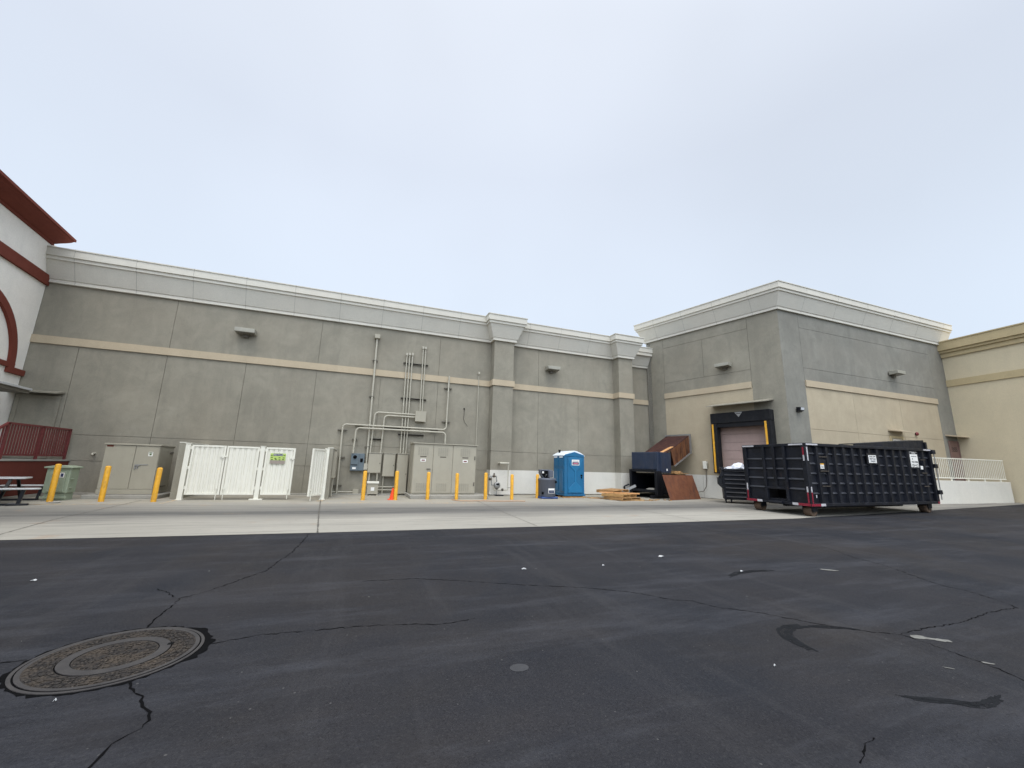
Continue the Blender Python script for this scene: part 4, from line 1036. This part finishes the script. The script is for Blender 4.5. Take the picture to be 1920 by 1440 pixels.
MB().box(8.08, 8.34, 16.548, 16.5525, .265, .38).build("sign_panel", m_navy, pl)
MB().box(8.12, 8.3, 16.544, 16.5475, .30, .35).build("lettering", m_greypl, pl)
MB().lathe((8.5, 16.72, .68), [(.05, 0), (.05, .1)], 10).build("plug", m_dark, hw)
MB().lathe((7.86, 16.72, .2), [(.05, 0), (.05, .1)], 10).build("plug", m_dark, hw)

# ---------------------------------------------------------------- pallets
def pallet(x, y, z, rz, label, mat, w=1.2, d_=1.02, tilt=0):
    F = Matrix.Translation((x, y, z)) @ Matrix.Rotation(rz, 4, 'Z') @ Matrix.Rotation(tilt, 4, 'Y')
    t = thing("pallet", label, "pallet", group="wooden pallets by the compactor", M=F)
    mb = MB(F)
    for i in range(7): mb.box(-w / 2, w / 2, -d_ / 2 + i * (d_ - .1) / 6, -d_ / 2 + i * (d_ - .1) / 6 + .1, .112, .13)
    mb.build("top_board", mat, t, 0.003)
    for yy in (-w / 2, -.02, w / 2 - .04):
        MB(F).box(yy, yy + .04, -d_ / 2 + .002, d_ / 2 - .002, .02, .112).build("stringer", mat, t, 0.003)
    mb = MB(F)
    for i in range(4): mb.box(-w / 2, w / 2, -d_ / 2 + i * (d_ - .1) / 3, -d_ / 2 + i * (d_ - .1) / 3 + .1, 0, .018)
    mb.build("bottom_board", mat, t, 0.003)
pallet(11.55, 16.05, .007, R(14), "worn wooden pallet at the bottom of the stack by the compactor", m_woodo, 1.25, 1.1)
pallet(11.5, 16.2, .145, R(25), "pale wooden pallet in the middle of the stack by the compactor", m_wood, 1.25, 1.1)
pallet(11.6, 16.85, .29, R(20), "brown wooden pallet on top of the stack, set back against the wall", m_woodo, 1.2, 1.0, R(-2))
solo(MB().bar((10.9, 16.0, .02), (12.3, 15.45, .02), .12, .03).bar((11.2, 15.5, .05), (12.5, 15.75, .06), .1, .02), "loose_board", m_wood, "pale loose boards poking out under the front of the pallet stack", "board")
mbp = MB().bar((10.7, 16.6, .31), (12.2, 15.62, .31), .12, .05)
solo(mbp, "plank", m_plank, "pale plank lying on the front edge of the pallet stack", "plank")
solo(MB().bar((12.15, 16.9, .30), (12.75, 16.6, .62), .05, .12), "metal_scrap", m_metal, "bent pale metal scrap leaning beside the pallets", "scrap")
solo(MB().bar((10.35, 16.9, .02), (11.1, 16.7, .02), .14, .025).bar((10.4, 17.2, .02), (11.0, 17.1, .02), .1, .02), "loose_board", m_woodo, "loose boards lying between toilet and pallets", "board")

# ---------------------------------------------------------------- compactor, chute, plate
Q = Vector((14.02, 16.5, 0))
def ck(s, d, z): return Q + DE * s + DB * d + U * z
def cbox(mb, s0, s1, d0, d1, z0, z1):
    return mb.hexa([ck(s0, d0, z0), ck(s1, d0, z0), ck(s1, d1, z0), ck(s0, d1, z0)], [ck(s0, d0, z1), ck(s1, d0, z1), ck(s1, d1, z1), ck(s0, d1, z1)])
cp = thing("trash_compactor", "dark blue trash compactor with a black open mouth by the dock wall", "compactor", ck(.6, .8, 0)[:])
mb = MB(); cbox(mb, 0.04, 1.2, 0.02, 1.58, 1.28, 2.28); mb.build("hopper", m_compb, cp, 0.03)
mb = MB(); cbox(mb, -.0, .04, .06, 1.54, 1.42, 2.24); mb.build("front_panel", m_compb, cp, 0.012)
mb = MB(); cbox(mb, .25, 1.15, -.015, .02, 1.26, 2.26); mb.build("side_panel", m_compb, cp, 0.01)
mb = MB(); cbox(mb, .72, .82, -.02, -.014, 1.36, 1.46); mb.build("sticker", m_sign, cp)
mb = MB()
cbox(mb, -.12, .3, -.02, .12, .15, 1.34); cbox(mb, -.12, .3, 1.5, 1.64, .15, 1.4); cbox(mb, -.12, .3, .12, 1.5, 1.3, 1.4); cbox(mb, -.12, .3, .12, 1.5, .3, .42)
mb.build("mouth_frame", m_black, cp, 0.015)
mb = MB(); cbox(mb, .3, 2.4, -.02, .06, .2, 1.22); cbox(mb, .3, 2.4, 1.54, 1.62, .2, 1.22); cbox(mb, 1.2, 2.4, .06, 1.54, 1.1, 1.2); cbox(mb, .3, 2.4, .06, 1.54, .25, .32); cbox(mb, 2.36, 2.4, .06, 1.54, .32, 1.1)
mb.build("charge_box", m_black, cp, 0.01)
mb = MB(); cbox(mb, -.3, 2.4, .1, .3, .0, .16); cbox(mb, -.3, 2.4, 1.3, 1.5, .0, .16); mb.build("skid", m_black, cp)
mb = MB(); mb.bar(ck(-.1, 1.68, .62), ck(-.3, 1.85, .5), .07).bar(ck(-.3, 1.85, .5), ck(-.25, 1.8, .2), .08); mb.build("latch_arm", m_black, cp)
mb = MB(); cbox(mb, -.1, .2, .2, .5, .425, .5); cbox(mb, -.1, .1, .5, .62, .425, .47)
solo(mb, "debris", m_conc2, "grey rubble lying in the mouth of the compactor", "debris")
ch = thing("loading_chute", "rusted steel chute sloping from the dock wall into the compactor", "chute", ck(2.2, .8, 1.6)[:])
def zt(s): return 2.06 + .475 * (s - .4)
def zb(s): return 1.66 + .47 * (s - 1.5)
S0, S1, S2 = .55, 2.96, 3.08
MB().hexa([ck(S0, 0.0, zt(S0)), ck(S1, 0.0, zt(S1)), ck(S1, 1.4, zt(S1)), ck(S0, 1.4, zt(S0))], [ck(S0, 0.0, zt(S0) - .03), ck(S1, 0.0, zt(S1) - .03), ck(S1, 1.4, zt(S1) - .03), ck(S0, 1.4, zt(S0) - .03)]).build("top_sheet", m_rust, ch)
for d in (0.0, 1.37):
    MB().hexa([ck(1.45, d, zb(1.45)), ck(S1, d, zb(S1)), ck(S1, d, zt(S1) - .03), ck(1.2, d, zt(1.2) - .03)], [ck(1.45, d + .03, zb(1.45)), ck(S1, d + .03, zb(S1)), ck(S1, d + .03, zt(S1) - .03), ck(1.2, d + .03, zt(1.2) - .03)]).build("side_sheet", m_rusty, ch)
MB().hexa([ck(1.45, .03, zb(1.45)), ck(S1, .03, zb(S1)), ck(S1, 1.37, zb(S1)), ck(1.45, 1.37, zb(1.45))], [ck(1.45, .03, zb(1.45) + .03), ck(S1, .03, zb(S1) + .03), ck(S1, 1.37, zb(S1) + .03), ck(1.45, 1.37, zb(1.45) + .03)]).build("floor_sheet", m_rust, ch)
mb = MB()
for s in (1.75, 2.1, 2.45): mb.bar(ck(s, -.02, zb(s) + .02), ck(s, -.02, zt(s) - .04), .045)
mb.build("stiffener", m_rusty, ch)
mb = MB(); A = zb(S2) - .1; B = zt(S2) + .03
cbox(mb, S1, S2, -.06, .02, A, B); cbox(mb, S1, S2, 1.38, 1.46, A, B); cbox(mb, S1, S2, .02, 1.38, B - .07, B); cbox(mb, S1, S2, .02, 1.38, A, A + .07)
mb.bar(ck(1.42, -.03, zb(1.42) - .02), ck(S1, -.03, zb(S1) - .02), .05, .06)
mb.build("flange", m_metal, ch)
solo(MB().bar(ck(.75, .35, zt(.75) + .02), ck(1.5, .12, zt(1.5) + .02), .24, .03), "plank", m_plank, "pale orange plank lying on the rusty chute", "plank")
pa, pb = Vector((13.95, 15.62, 0.01)), Vector((16.45, 16.28, 0.01))
lean = Vector((-.16, .30, 1.16))
nrm = (pb - pa).cross(lean).normalized() * 0.012
MB_p = MB().hexa([pa, pb, pb + lean, pa + lean], [pa - nrm, pb - nrm, pb + lean - nrm, pa + lean - nrm])
solo(MB_p, "steel_plate", m_plate, "rusty orange steel plate leaning against the compactor", "plate")
mb = MB(); mb.bar(ck(1.1, -.28, 1.215), ck(2.2, -.16, 1.235), .3, .03)
mb.bar(ck(1.0, -.2, 1.26), ck(1.7, -.25, 1.30), .12, .03); mb.bar(ck(1.3, -.3, 1.26), ck(1.75, -.1, 1.34), .12, .05)
mb.box(15.1, 15.3, 16.5, 16.8, 1.22, 1.36)
solo(mb, "scrap_wood", m_woodo, "broken wood scraps heaped on top of the rusty plate", "scrap")
mb = MB()
for i in range(9):
    x = 13.0 + random.uniform(-.5, .9); y = 15.6 + random.uniform(-.2, .35); a = random.uniform(0, 3)
    mb.bar((x, y, .022), (x + .22 * math.cos(a), y + .22 * math.sin(a), .022), random.uniform(.04, .12), .025)
tag(mb.build("wood_debris", m_woodo), "splintered wood bits strewn on the ground before the compactor", "debris", None, "stuff")

# wall box with cable
eb = thing("disconnect_box", "pale electrical disconnect box on the tan dock wall with hanging cable", "electrical box", dk(0, .05, 1.5)[:])
mb = MB(); dbox(mb, -.10, .10, 0, .14, 1.52, 1.92); mb.build("body", m_gate, eb, 0.01)
mb = MB(); dbox(mb, -.14, -.10, .03, .10, 1.62, 1.8); mb.build("lever", m_util, eb)
pts = [dk(-.02, .07, 1.52), dk(-.02, .07, 1.0), dk(.0, .12, .6), dk(.12, .2, .36), dk(.5, .35, .27), dk(1.0, .4, .36), dk(1.4, .45, .6)]
MB().tube(pts, .018, 8).build("cable", m_strut, eb)

# ---------------------------------------------------------------- black plastic waste bin with ribs
BM = Matrix.Translation((15.72, 14.25, 0.008)) @ Matrix.Rotation(R(-44), 4, 'Z')
bn = thing("waste_bin", "black ribbed waste bin heaped with white bags below the loading door", "waste bin", M=BM)
BW, BD = 1.83, 1.1
F_ = [(.06, .08, .16), (BW - .06, .08, .16), (BW - .06, BD - .06, .16), (.06, BD - .06, .16)]
T_ = [(0, 0, 1.5), (BW, 0, 1.5), (BW, BD, 1.6), (0, BD, 1.6)]
mb = MB(BM); cxy = Vector((BW / 2, BD / 2, 0))
ins = lambda p: tuple(Vector(p) + (cxy - Vector((p[0], p[1], 0))).normalized() * .05)
for i in range(4):
    j = (i + 1) % 4
    mb.hexa([F_[i], F_[j], T_[j], T_[i]], [ins(F_[i]), ins(F_[j]), ins(T_[j]), ins(T_[i])])
mb.hexa(F_, [(a, b, c + .04) for a, b, c in F_]).build("body", m_cont, bn, 0.01)
for i in range(7):
    t = (i + .6) / 7; z = .16 + (1.5 - .16) * t; y = .08 * (1 - t)
    MB(BM).prism([(.06 * (1 - t) + .09, y, z - .045), (.06 * (1 - t) + .09, y, z + .055), (.06 * (1 - t) + .09, y - .055, z - .005)], (BW - .22, 0, 0)).build("rib", m_cont, bn, 0.006)
MB(BM).box(-.16, .02, .05, .75, .82, 1.12).prism([(-.16, .05, .82), (.03, .05, .82), (.05, .05, .6)], (0, .7, 0)).build("fork_pocket", m_black, bn, 0.012)
MB(BM).prism([(.06, -.03, 1.48), (-.14, .02, 1.14), (-.08, .02, 1.1), (.06, -.03, 1.2)], (0, .06, 0)).build("corner_flap", m_cont, bn)
MB(BM).box(-.02, BW + .02, -.05, .02, 1.46, 1.53).box(-.03, .03, .02, BD - .05, 1.5, 1.56).build("rim", m_cont, bn, 0.012)
for x in (.12, .34, BW - .3):
    F = BM @ Matrix.Translation((x, .16, .085)) @ Matrix.Rotation(R(90), 4, 'Y')
    MB(F).lathe((0, 0, -.025), [(.075, 0), (.075, .05)], 16).box(-.16, -.0, -.02, .02, -.04, -.028).build("caster", m_rubber, bn)
def lump(name, cx, cy, cz, a, b, c, mat, label, cat):
    import bmesh
    bm = bmesh.new(); bmesh.ops.create_icosphere(bm, subdivisions=3, radius=1)
    for v in bm.verts:
        q = v.co.copy(); f = 1 + .22 * math.sin(q.x * 5 + q.y * 3 + cx) * math.cos(q.z * 4 + q.y * 4) + random.uniform(-.05, .05)
        v.co = Vector((q.x * a * f, q.y * b * f, max(-.6, q.z) * c * f))
    me = bpy.data.meshes.new(name); bm.to_mesh(me); bm.free(); me.materials.append(mat)
    for p in me.polygons: p.use_smooth = False
    o = bpy.data.objects.new(name, me); COL.objects.link(o); o.location = (cx, cy, cz); return tag(o, label, cat)
lump("rubbish_bag", 16.62, 14.1, 1.60, .36, .3, .2, m_bag, "large white bag of rubbish heaped in the middle of the black bin", "bag")
lump("rubbish_bag", 16.2, 14.25, 1.54, .22, .2, .09, m_bag, "flat white bag hanging over the left rim of the black bin", "bag")
lump("rubbish_bag", 17.15, 13.65, 1.55, .3, .25, .12, m_conc2, "greyish bag of rubbish at the right end of the black bin", "bag")

# ---------------------------------------------------------------- roll-off container
DM = Matrix.Translation((14.217, 9.41, 0)) @ Matrix.Rotation(-.022, 4, 'Z') @ Matrix.Rotation(-.0085, 4, 'Y')
rc = thing("roll_off_container", "black ribbed roll-off container with red and white tape", "container", M=DM)
L, W = 7.12, 2.42
def C_(): return MB(DM)
ZB, ZT = .34, 2.44
mb = C_()
mb.box(.08, L - .05, .09, .13, .44, 2.34).box(.08, L - .05, W - .13, W - .09, .44, 2.34).box(.08, L - .05, .13, W - .13, .44, .5)
mb.build("shell", m_cont, rc)
mb = C_()
for z in (.75, 1.08, 1.41, 1.74, 2.08):
    mb.prism([(.12, .09, z - .03), (.12, .09, z + .045), (.12, .045, z - .008)], (L - .2, 0, 0))
mb.build("side_bead", m_blackworn, rc)
ribx = [.61, 1.09] + [1.52 + .462 * i for i in range(12)]
for x in ribx:
    C_().prism([(x - .075, .09, .44), (x + .075, .09, .44), (x + .05, .0, .44), (x - .05, .0, .44)], (0, 0, 1.9)).build("rib", m_cont, rc)
for x in ribx[::2]:
    C_().box(x - .06, x + .06, W - .09, W, .44, 2.34).build("rib", m_cont, rc)
mb = C_(); mb.box(0, L, -.03, .12, 2.34, ZT).box(0, L, W - .12, W + .03, 2.34, ZT).box(0, .12, .12, W - .12, 2.34, ZT)
mb.build("top_rail", m_cont, rc, 0.012)
mb = C_(); mb.box(0, L, -.02, .12, ZB, .44).box(0, L, W - .12, W + .02, ZB, .44).box(0, .12, .12, W - .12, ZB, .44).box(.9, 6.3, .75, .9, .2, ZB).box(.9, 6.3, 1.52, 1.67, .2, ZB)
mb.build("bottom_rail", m_cont, rc, 0.01)
for y in (-.02, W - .14):
    for xa, xb in ((0, .16), (L - .12, L)): C_().box(xa, xb, y, y + .16, .44, 2.34).build("corner_post", m_cont, rc, 0.012)
mb = C_()   # front end: plates with ledges round the hook pocket
mb.box(.07, .11, .1, .83, .44, 2.34).box(.07, .11, 1.53, W - .1, .44, 2.34).box(.07, .11, .83, 1.53, .86, 2.34)
mb.build("front_plate", m_cont, rc)
for z in (.88, 1.21, 1.55, 1.90):
    for a, b in ((.14, .7), (.82, 1.11), (1.22, 1.51), (1.63, 2.28)):
        if z < .9 and .8 < a < 1.5: continue
        C_().prism([(.07, a, z - .03), (.07, a, z + .045), (.025, a, z - .008)], (0, b - a, 0)).build("front_bead", m_blackworn, rc)
for y, z in ((.76, .44), (1.165, .86), (1.57, .44)): C_().box(-.01, .07, y - .05, y + .05, z, 2.34).build("front_rib", m_cont, rc, 0.008)
C_().box(-.005, .07, .81, 1.52, .84, .92).build("hook_lintel", m_cont, rc, 0.008)
C_().box(.55, .6, .81, 1.55, .45, .9).box(.11, .6, .79, .83, .45, .9).box(.11, .6, 1.53, 1.57, .45, .9).build("hook_pocket", m_dark, rc)
C_().tube([(-.05, .95, .38), (-.05, 1.45, .38)], .05, 12).build("hook_bar", m_cont, rc)
for x, y in ((.32, .28), (.32, W - .28), (6.72, .28), (6.72, W - .28)):
    F = DM @ Matrix.Translation((x, y, 0.165)) @ Matrix.Rotation(R(90), 4, 'X')
    w_ = MB(F).lathe((0, 0, -.13), [(.09, .02), (.10, 0), (.155, 0), (.165, .01), (.165, .25), (.155, .26), (.10, .26), (.09, .24)], 28).build("wheel", m_wheel, rc)
    MB(F).lathe((0, 0, -.14), [(.045, 0), (.045, .28)], 14).build("hub", m_ironw, w_)
    C_().box(x - .12, x + .12, y - .17, y - .14, .17, .345).box(x - .12, x + .12, y + .14, y + .17, .17, .345).build("wheel_bracket", m_cont, rc)
mb = C_(); mb.box(L, L + .06, .0, W, .40, 2.40); mb.build("tailgate", m_cont, rc, 0.01)
for z in (.7, 1.7, 2.25): C_().box(L - .05, L + .14, -.1, .02, z, z + .16).build("gate_hinge", m_cont, rc, 0.01)
C_().tube([(L + .08, -.06, .5), (L + .08, -.06, 2.3)], .018, 8).build("gate_rod", m_metal, rc)
mb = C_()
mb.hexa([(2.9, .16, ZT), (7.1, .16, ZT), (7.1, .16, 2.80), (2.9, .16, 2.52)], [(2.9, .21, ZT), (7.1, .21, ZT), (7.1, .21, 2.80), (2.9, .21, 2.52)])
mb.hexa([(2.9, .21, 2.49), (7.1, .21, 2.77), (7.1, .7, 2.80), (2.9, .7, 2.50)], [(2.9, .21, 2.52), (7.1, .21, 2.80), (7.1, .7, 2.83), (2.9, .7, 2.53)])
mb.box(7.08, 7.13, .16, 2.2, ZT, 2.80)
mb.build("raised_lid", m_cont, rc)
C_().box(7.1, 7.2, .1, .2, 2.4, 2.72).build("lid_stop", m_cont, rc)
# ladder rungs and label plates
for x0, x1, zs in ((.62, 1.02, (1.0, 1.5, 1.98)), (6.28, 6.62, (1.0, 1.5, 2.0))):
    for z in zs: C_().tube([(x0, -.03, z), (x1, -.03, z)], .014, 8).build("rung", m_ironw, rc)
C_().box(.6, .98, .0, .02, 1.5, 1.9).build("label_board", m_cont, rc)
lp = C_().box(.68, .86, -.006, -.0, 1.585, 1.76).build("label", m_sign, rc)
C_().box(.68, .86, -.009, -.0065, 1.72, 1.76).build("stripe", m_yellow, lp)
C_().box(.71, .83, -.009, -.0065, 1.62, 1.635).box(.71, .83, -.009, -.0065, 1.66, 1.675).build("lettering", m_greypl, lp)
C_().box(3.2, 3.8, -.002, .02, 1.78, 2.18).build("label_board", m_cont, rc)
lp = C_().box(3.28, 3.71, -.008, -.003, 1.83, 2.11).build("label", m_sign, rc)
Dx = (DM.to_3x3() @ Vector((1, 0, 0))); Dn = (DM.to_3x3() @ Vector((0, -1, 0)))
def dtext(body, size, x, z, mat, par, sx=1): return text("lettering", body, size, face(DM @ Vector((x, -.0115, z)), Dx, Dn), mat, par, sx)
dtext("ROLL-OFF", .075, 3.495, 2.06, m_ink, lp)
dtext("NO HAZ\nWASTE", .085, 3.495, 1.93, m_greypl, lp)
C_().box(5.66, 6.26, -.002, .02, 1.66, 2.3).build("label_board", m_cont, rc)
lp = C_().box(5.74, 6.21, -.008, -.003, 1.72, 2.30).build("label", m_sign, rc)
C_().box(5.74, 6.21, -.010, -.0085, 2.21, 2.29).build("logo_strip", m_ink, lp)
text("lettering", "BOXES", .075, face(DM @ Vector((5.975, -.013, 2.25)), Dx, Dn), m_sign, lp)
dtext("disposal service", .05, 5.975, 2.13, m_greypl, lp)
dtext("40", .06, 5.86, 2.03, m_ink, lp)
dtext("744-2700", .10, 5.985, 1.91, m_ink, lp)
dtext("CB-412", .13, 5.975, 1.785, m_ink, lp)
lp = C_().box(6.31, 6.46, -.008, -.003, 1.64, 1.77).build("label", m_sign, rc)
# reflective tape
def tape(a, red): C_().box(*a).build("reflective_tape", m_redtape if red else m_whitetape, rc)
tape((.06, .11, -.026, -.021, .44, .80), True); tape((.06, .11, -.026, -.021, .80, .98), False)
tape((-.006, -.001, .03, .08, .44, .80), True); tape((-.006, -.001, .03, .08, .80, .98), False)
tape((.06, .11, -.026, -.021, 1.84, 2.30), False)
tape((-.006, -.001, .03, .08, 2.03, 2.30), True); tape((-.006, -.001, .03, .08, 1.84, 2.03), False)
tape((.0, .45, -.026, -.021, .35, .43), True); tape((.45, .68, -.026, -.021, .35, .43), False)
tape((-.006, -.001, 0, .42, .35, .43), True); tape((-.006, -.001, .42, .62, .35, .43), False)
tape((-.006, -.001, W - .1, W - .05, .44, .75), True); tape((-.006, -.001, W - .1, W - .05, .75, 1.0), False)
tape((-.006, -.001, W - .45, W, .35, .43), True); tape((-.006, -.001, W - .65, W - .45, .35, .43), False)
tape((.05, .62, -.036, -.031, 2.37, 2.42), False); tape((-.006, -.001, .05, .55, 2.37, 2.42), False); tape((-.006, -.001, W - .5, W, 2.37, 2.42), False)
tape((6.62, 7.08, -.036, -.031, 2.37, 2.42), False)
tape((7.0, 7.12, -.026, -.021, .35, .43), True); tape((L + .061, L + .066, .0, .12, .45, .75), True)
tape((.3, .34, -.0, .005, .62, .72), False)

# ---------------------------------------------------------------- picnic table
PM = Matrix.Translation((-9.2, 15.65, 0.006)) @ Matrix.Rotation(R(17), 4, 'Z')
pc = thing("picnic_table", "white topped picnic table with benches and black frame", "picnic table", M=PM)
def slab(y0, y1, x1, z, th):
    pts = [(-1.1, y0, z), (x1 - .08, y0, z), (x1, y0 + .08, z), (x1, y1 - .08, z), (x1 - .08, y1, z), (-1.1, y1, z)]
    return MB(PM).prism(pts, (0, 0, th))
slab(-.38, .38, .62, .66, .04).build("tabletop", m_whitepl, pc, 0.012)
slab(-.98, -.70, 1.05, .41, .04).build("bench", m_whitepl, pc, 0.012)
slab(.70, .98, 1.0, .41, .04).build("bench", m_whitepl, pc, 0.012)
for x in (-.6, .35):
    MB(PM).bar((x, -.3, .66), (x, -.95, .02), .06).bar((x, .3, .66), (x, .95, .02), .06).bar((x, -.8, .38), (x, .8, .38), .05).build("leg", m_black, pc)
for x in (.75,):
    MB(PM).bar((x, -.84, .41), (x - .05, -.84, .02), .07).bar((x, .84, .41), (x - .05, .84, .02), .07).build("leg", m_black, pc)
MB(PM).box(.5, .9, -.93, -.80, .0, .05).build("foot", m_black, pc, 0.02)
MB(PM).bar((-.6, -.84, .03), (.7, -.84, .03), .05).bar((-.6, .84, .03), (.7, .84, .03), .05).build("stretcher", m_black, pc)
bxp = PM @ Vector((.12, -.84, .45))
solo(MB().lathe(tuple(bxp), [(.11, 0), (.10, .03), (.085, .12), (.075, .125)], 20), "food_container", m_gate, "cream food container standing on the near bench", "container")
solo(MB().lathe((-7.93, 15.8, .007), [(.0, 0), (.09, .0), (.13, .018), (.135, .02)], 24), "paper_plate", m_whitepl, "white paper plate on the ground by the leftmost bollard", "plate")
solo(MB().box(-8.75, -8.6, 15.5, 15.6, .007, .02), "paper_scrap", m_whitepl, "pink and white paper scrap under the picnic table", "litter")

# ---------------------------------------------------------------- manhole
MC = (-1.455, 3.965)
mh = thing("manhole_cover", "round cast iron manhole cover with ring pattern in the asphalt", "manhole", (*MC, 0.0))
# ragged dark sealing edge
nn = 90; vs = []; fs = []
for i in range(nn):
    t = 2 * math.pi * i / nn; ro = .520 + random.uniform(-.012, .025) + (.03 if math.cos(t - .2) > .8 else 0)
    vs += [(MC[0] + .48 * math.cos(t), MC[1] + .48 * math.sin(t), .002), (MC[0] + ro * math.cos(t), MC[1] + ro * math.sin(t), .002)]
for i in range(nn): j = (i + 1) % nn; fs.append((2 * i, 2 * i + 1, 2 * j + 1, 2 * j))
MB().add(vs, fs).build("sealing_edge", m_crack, mh)
c3 = (*MC, 0)
def annulus(name, r0, r1, z, mat, par=None, h=.004, mb=None):
    n = 72; vs = []; fs = []
    for r_, zz in ((r0, z - h), (r0, z), (r1, z), (r1, z - h)):
        for j in range(n): vs.append((MC[0] + max(r_, .0005) * math.cos(2 * math.pi * j / n), MC[1] + max(r_, .0005) * math.sin(2 * math.pi * j / n), zz))
    for i in range(3):
        for j in range(n): fs.append((i * n + j, i * n + (j + 1) % n, (i + 1) * n + (j + 1) % n, (i + 1) * n + j))
    mb = mb or MB(); mb.F = MB_ID
    return mb.add(vs, fs).build(name, mat, par or mh)
annulus("frame", .482, .502, .006, m_iron); annulus("gap", .472, .482, .003, m_crack)
annulus("outer_rim", .446, .472, .009, m_iron)
def studs(rings, a, b, z):
    mb = MB()
    for ring in rings:
        n = int(ring * 100)
        for i in range(n):
            t = 2 * math.pi * i / n + ring * 7
            if random.random() < .12: continue
            mb.F = Matrix.Translation((MC[0] + ring * math.cos(t), MC[1] + ring * math.sin(t), z - .001)) @ Matrix.Rotation(t, 4, 'Z')
            mb.box(-a, a, -b, b, 0, .0055)
    return mb
annulus("patterned_ring", .305, .446, .008, m_ironb, mb=studs((.325, .358, .391, .424), .013, .022, .008))
annulus("gap", .297, .305, .004, m_crack)
lid = annulus("lid", .232, .297, .011, m_iron)
annulus("lid_groove", .226, .232, .006, m_crack, lid)
annulus("lid_centre", 0, .226, .0085, m_ironb, lid, .004, studs((.03, .065, .10, .135, .17, .2), .012, .018, .0085))
MB().box(MC[0] + .26, MC[0] + .30, MC[1] + .08, MC[1] + .115, .0085, .0125).build("pick_hole", m_dark, lid)

# ---------------------------------------------------------------- litter and hose
LIT = [(4.84, 5.70, .09, "white paper scrap on the asphalt, widest of those left of the container"), (2.31, 5.49, .05, "small white and black scrap in the middle of the asphalt"), (5.32, 4.60, .035, "white scrap lying on the thin dark tyre mark before the container"),
       (-3.21, 6.37, .045, "thin white scrap on the asphalt near the left edge of the picture"), (3.03, 2.40, .012, "tiny white scrap alone on the right foreground asphalt"), (3.53, 5.40, .03, "small white scrap just above the long crack in the asphalt"), (-1.48, 3.37, .012, "tiny white scrap just in front of the manhole cover")]
for x, y, s_, lab in LIT:
    s_ *= 0.62
    a = random.uniform(-.5, .5); c_, n_ = math.cos(a), math.sin(a)
    q = [(x + s_ * (c_ * u - n_ * v * .5), y + s_ * (n_ * u + c_ * v * .5), .006 + w_) for u, v, w_ in ((-1, -1, 0), (.2, -1.1, .01), (1, -.6, 0), (.9, .8, .004), (-.1, 1, .012), (-1, .7, 0))]
    solo(MB().prism(q, (0, 0, .004)), "paper_scrap", m_whitepl, lab, "litter", "scraps of litter on the asphalt")
hp = [(3.7, 16.3), (3.75, 15.9), (3.9, 15.7), (4.3, 15.62), (4.8, 15.66), (5.1, 15.55), (5.6, 15.5), (6.2, 15.55), (6.6, 15.42)]
pts = []
for i in range(len(hp) - 1):
    for j in range(4):
        t = j / 4; pts.append((hp[i][0] * (1 - t) + hp[i + 1][0] * t, hp[i][1] * (1 - t) + hp[i + 1][1] * t, .022))
solo(MB().tube(pts, .014, 8), "hose", m_hose, "thin orange hose lying on the concrete before the switchgear", "hose")
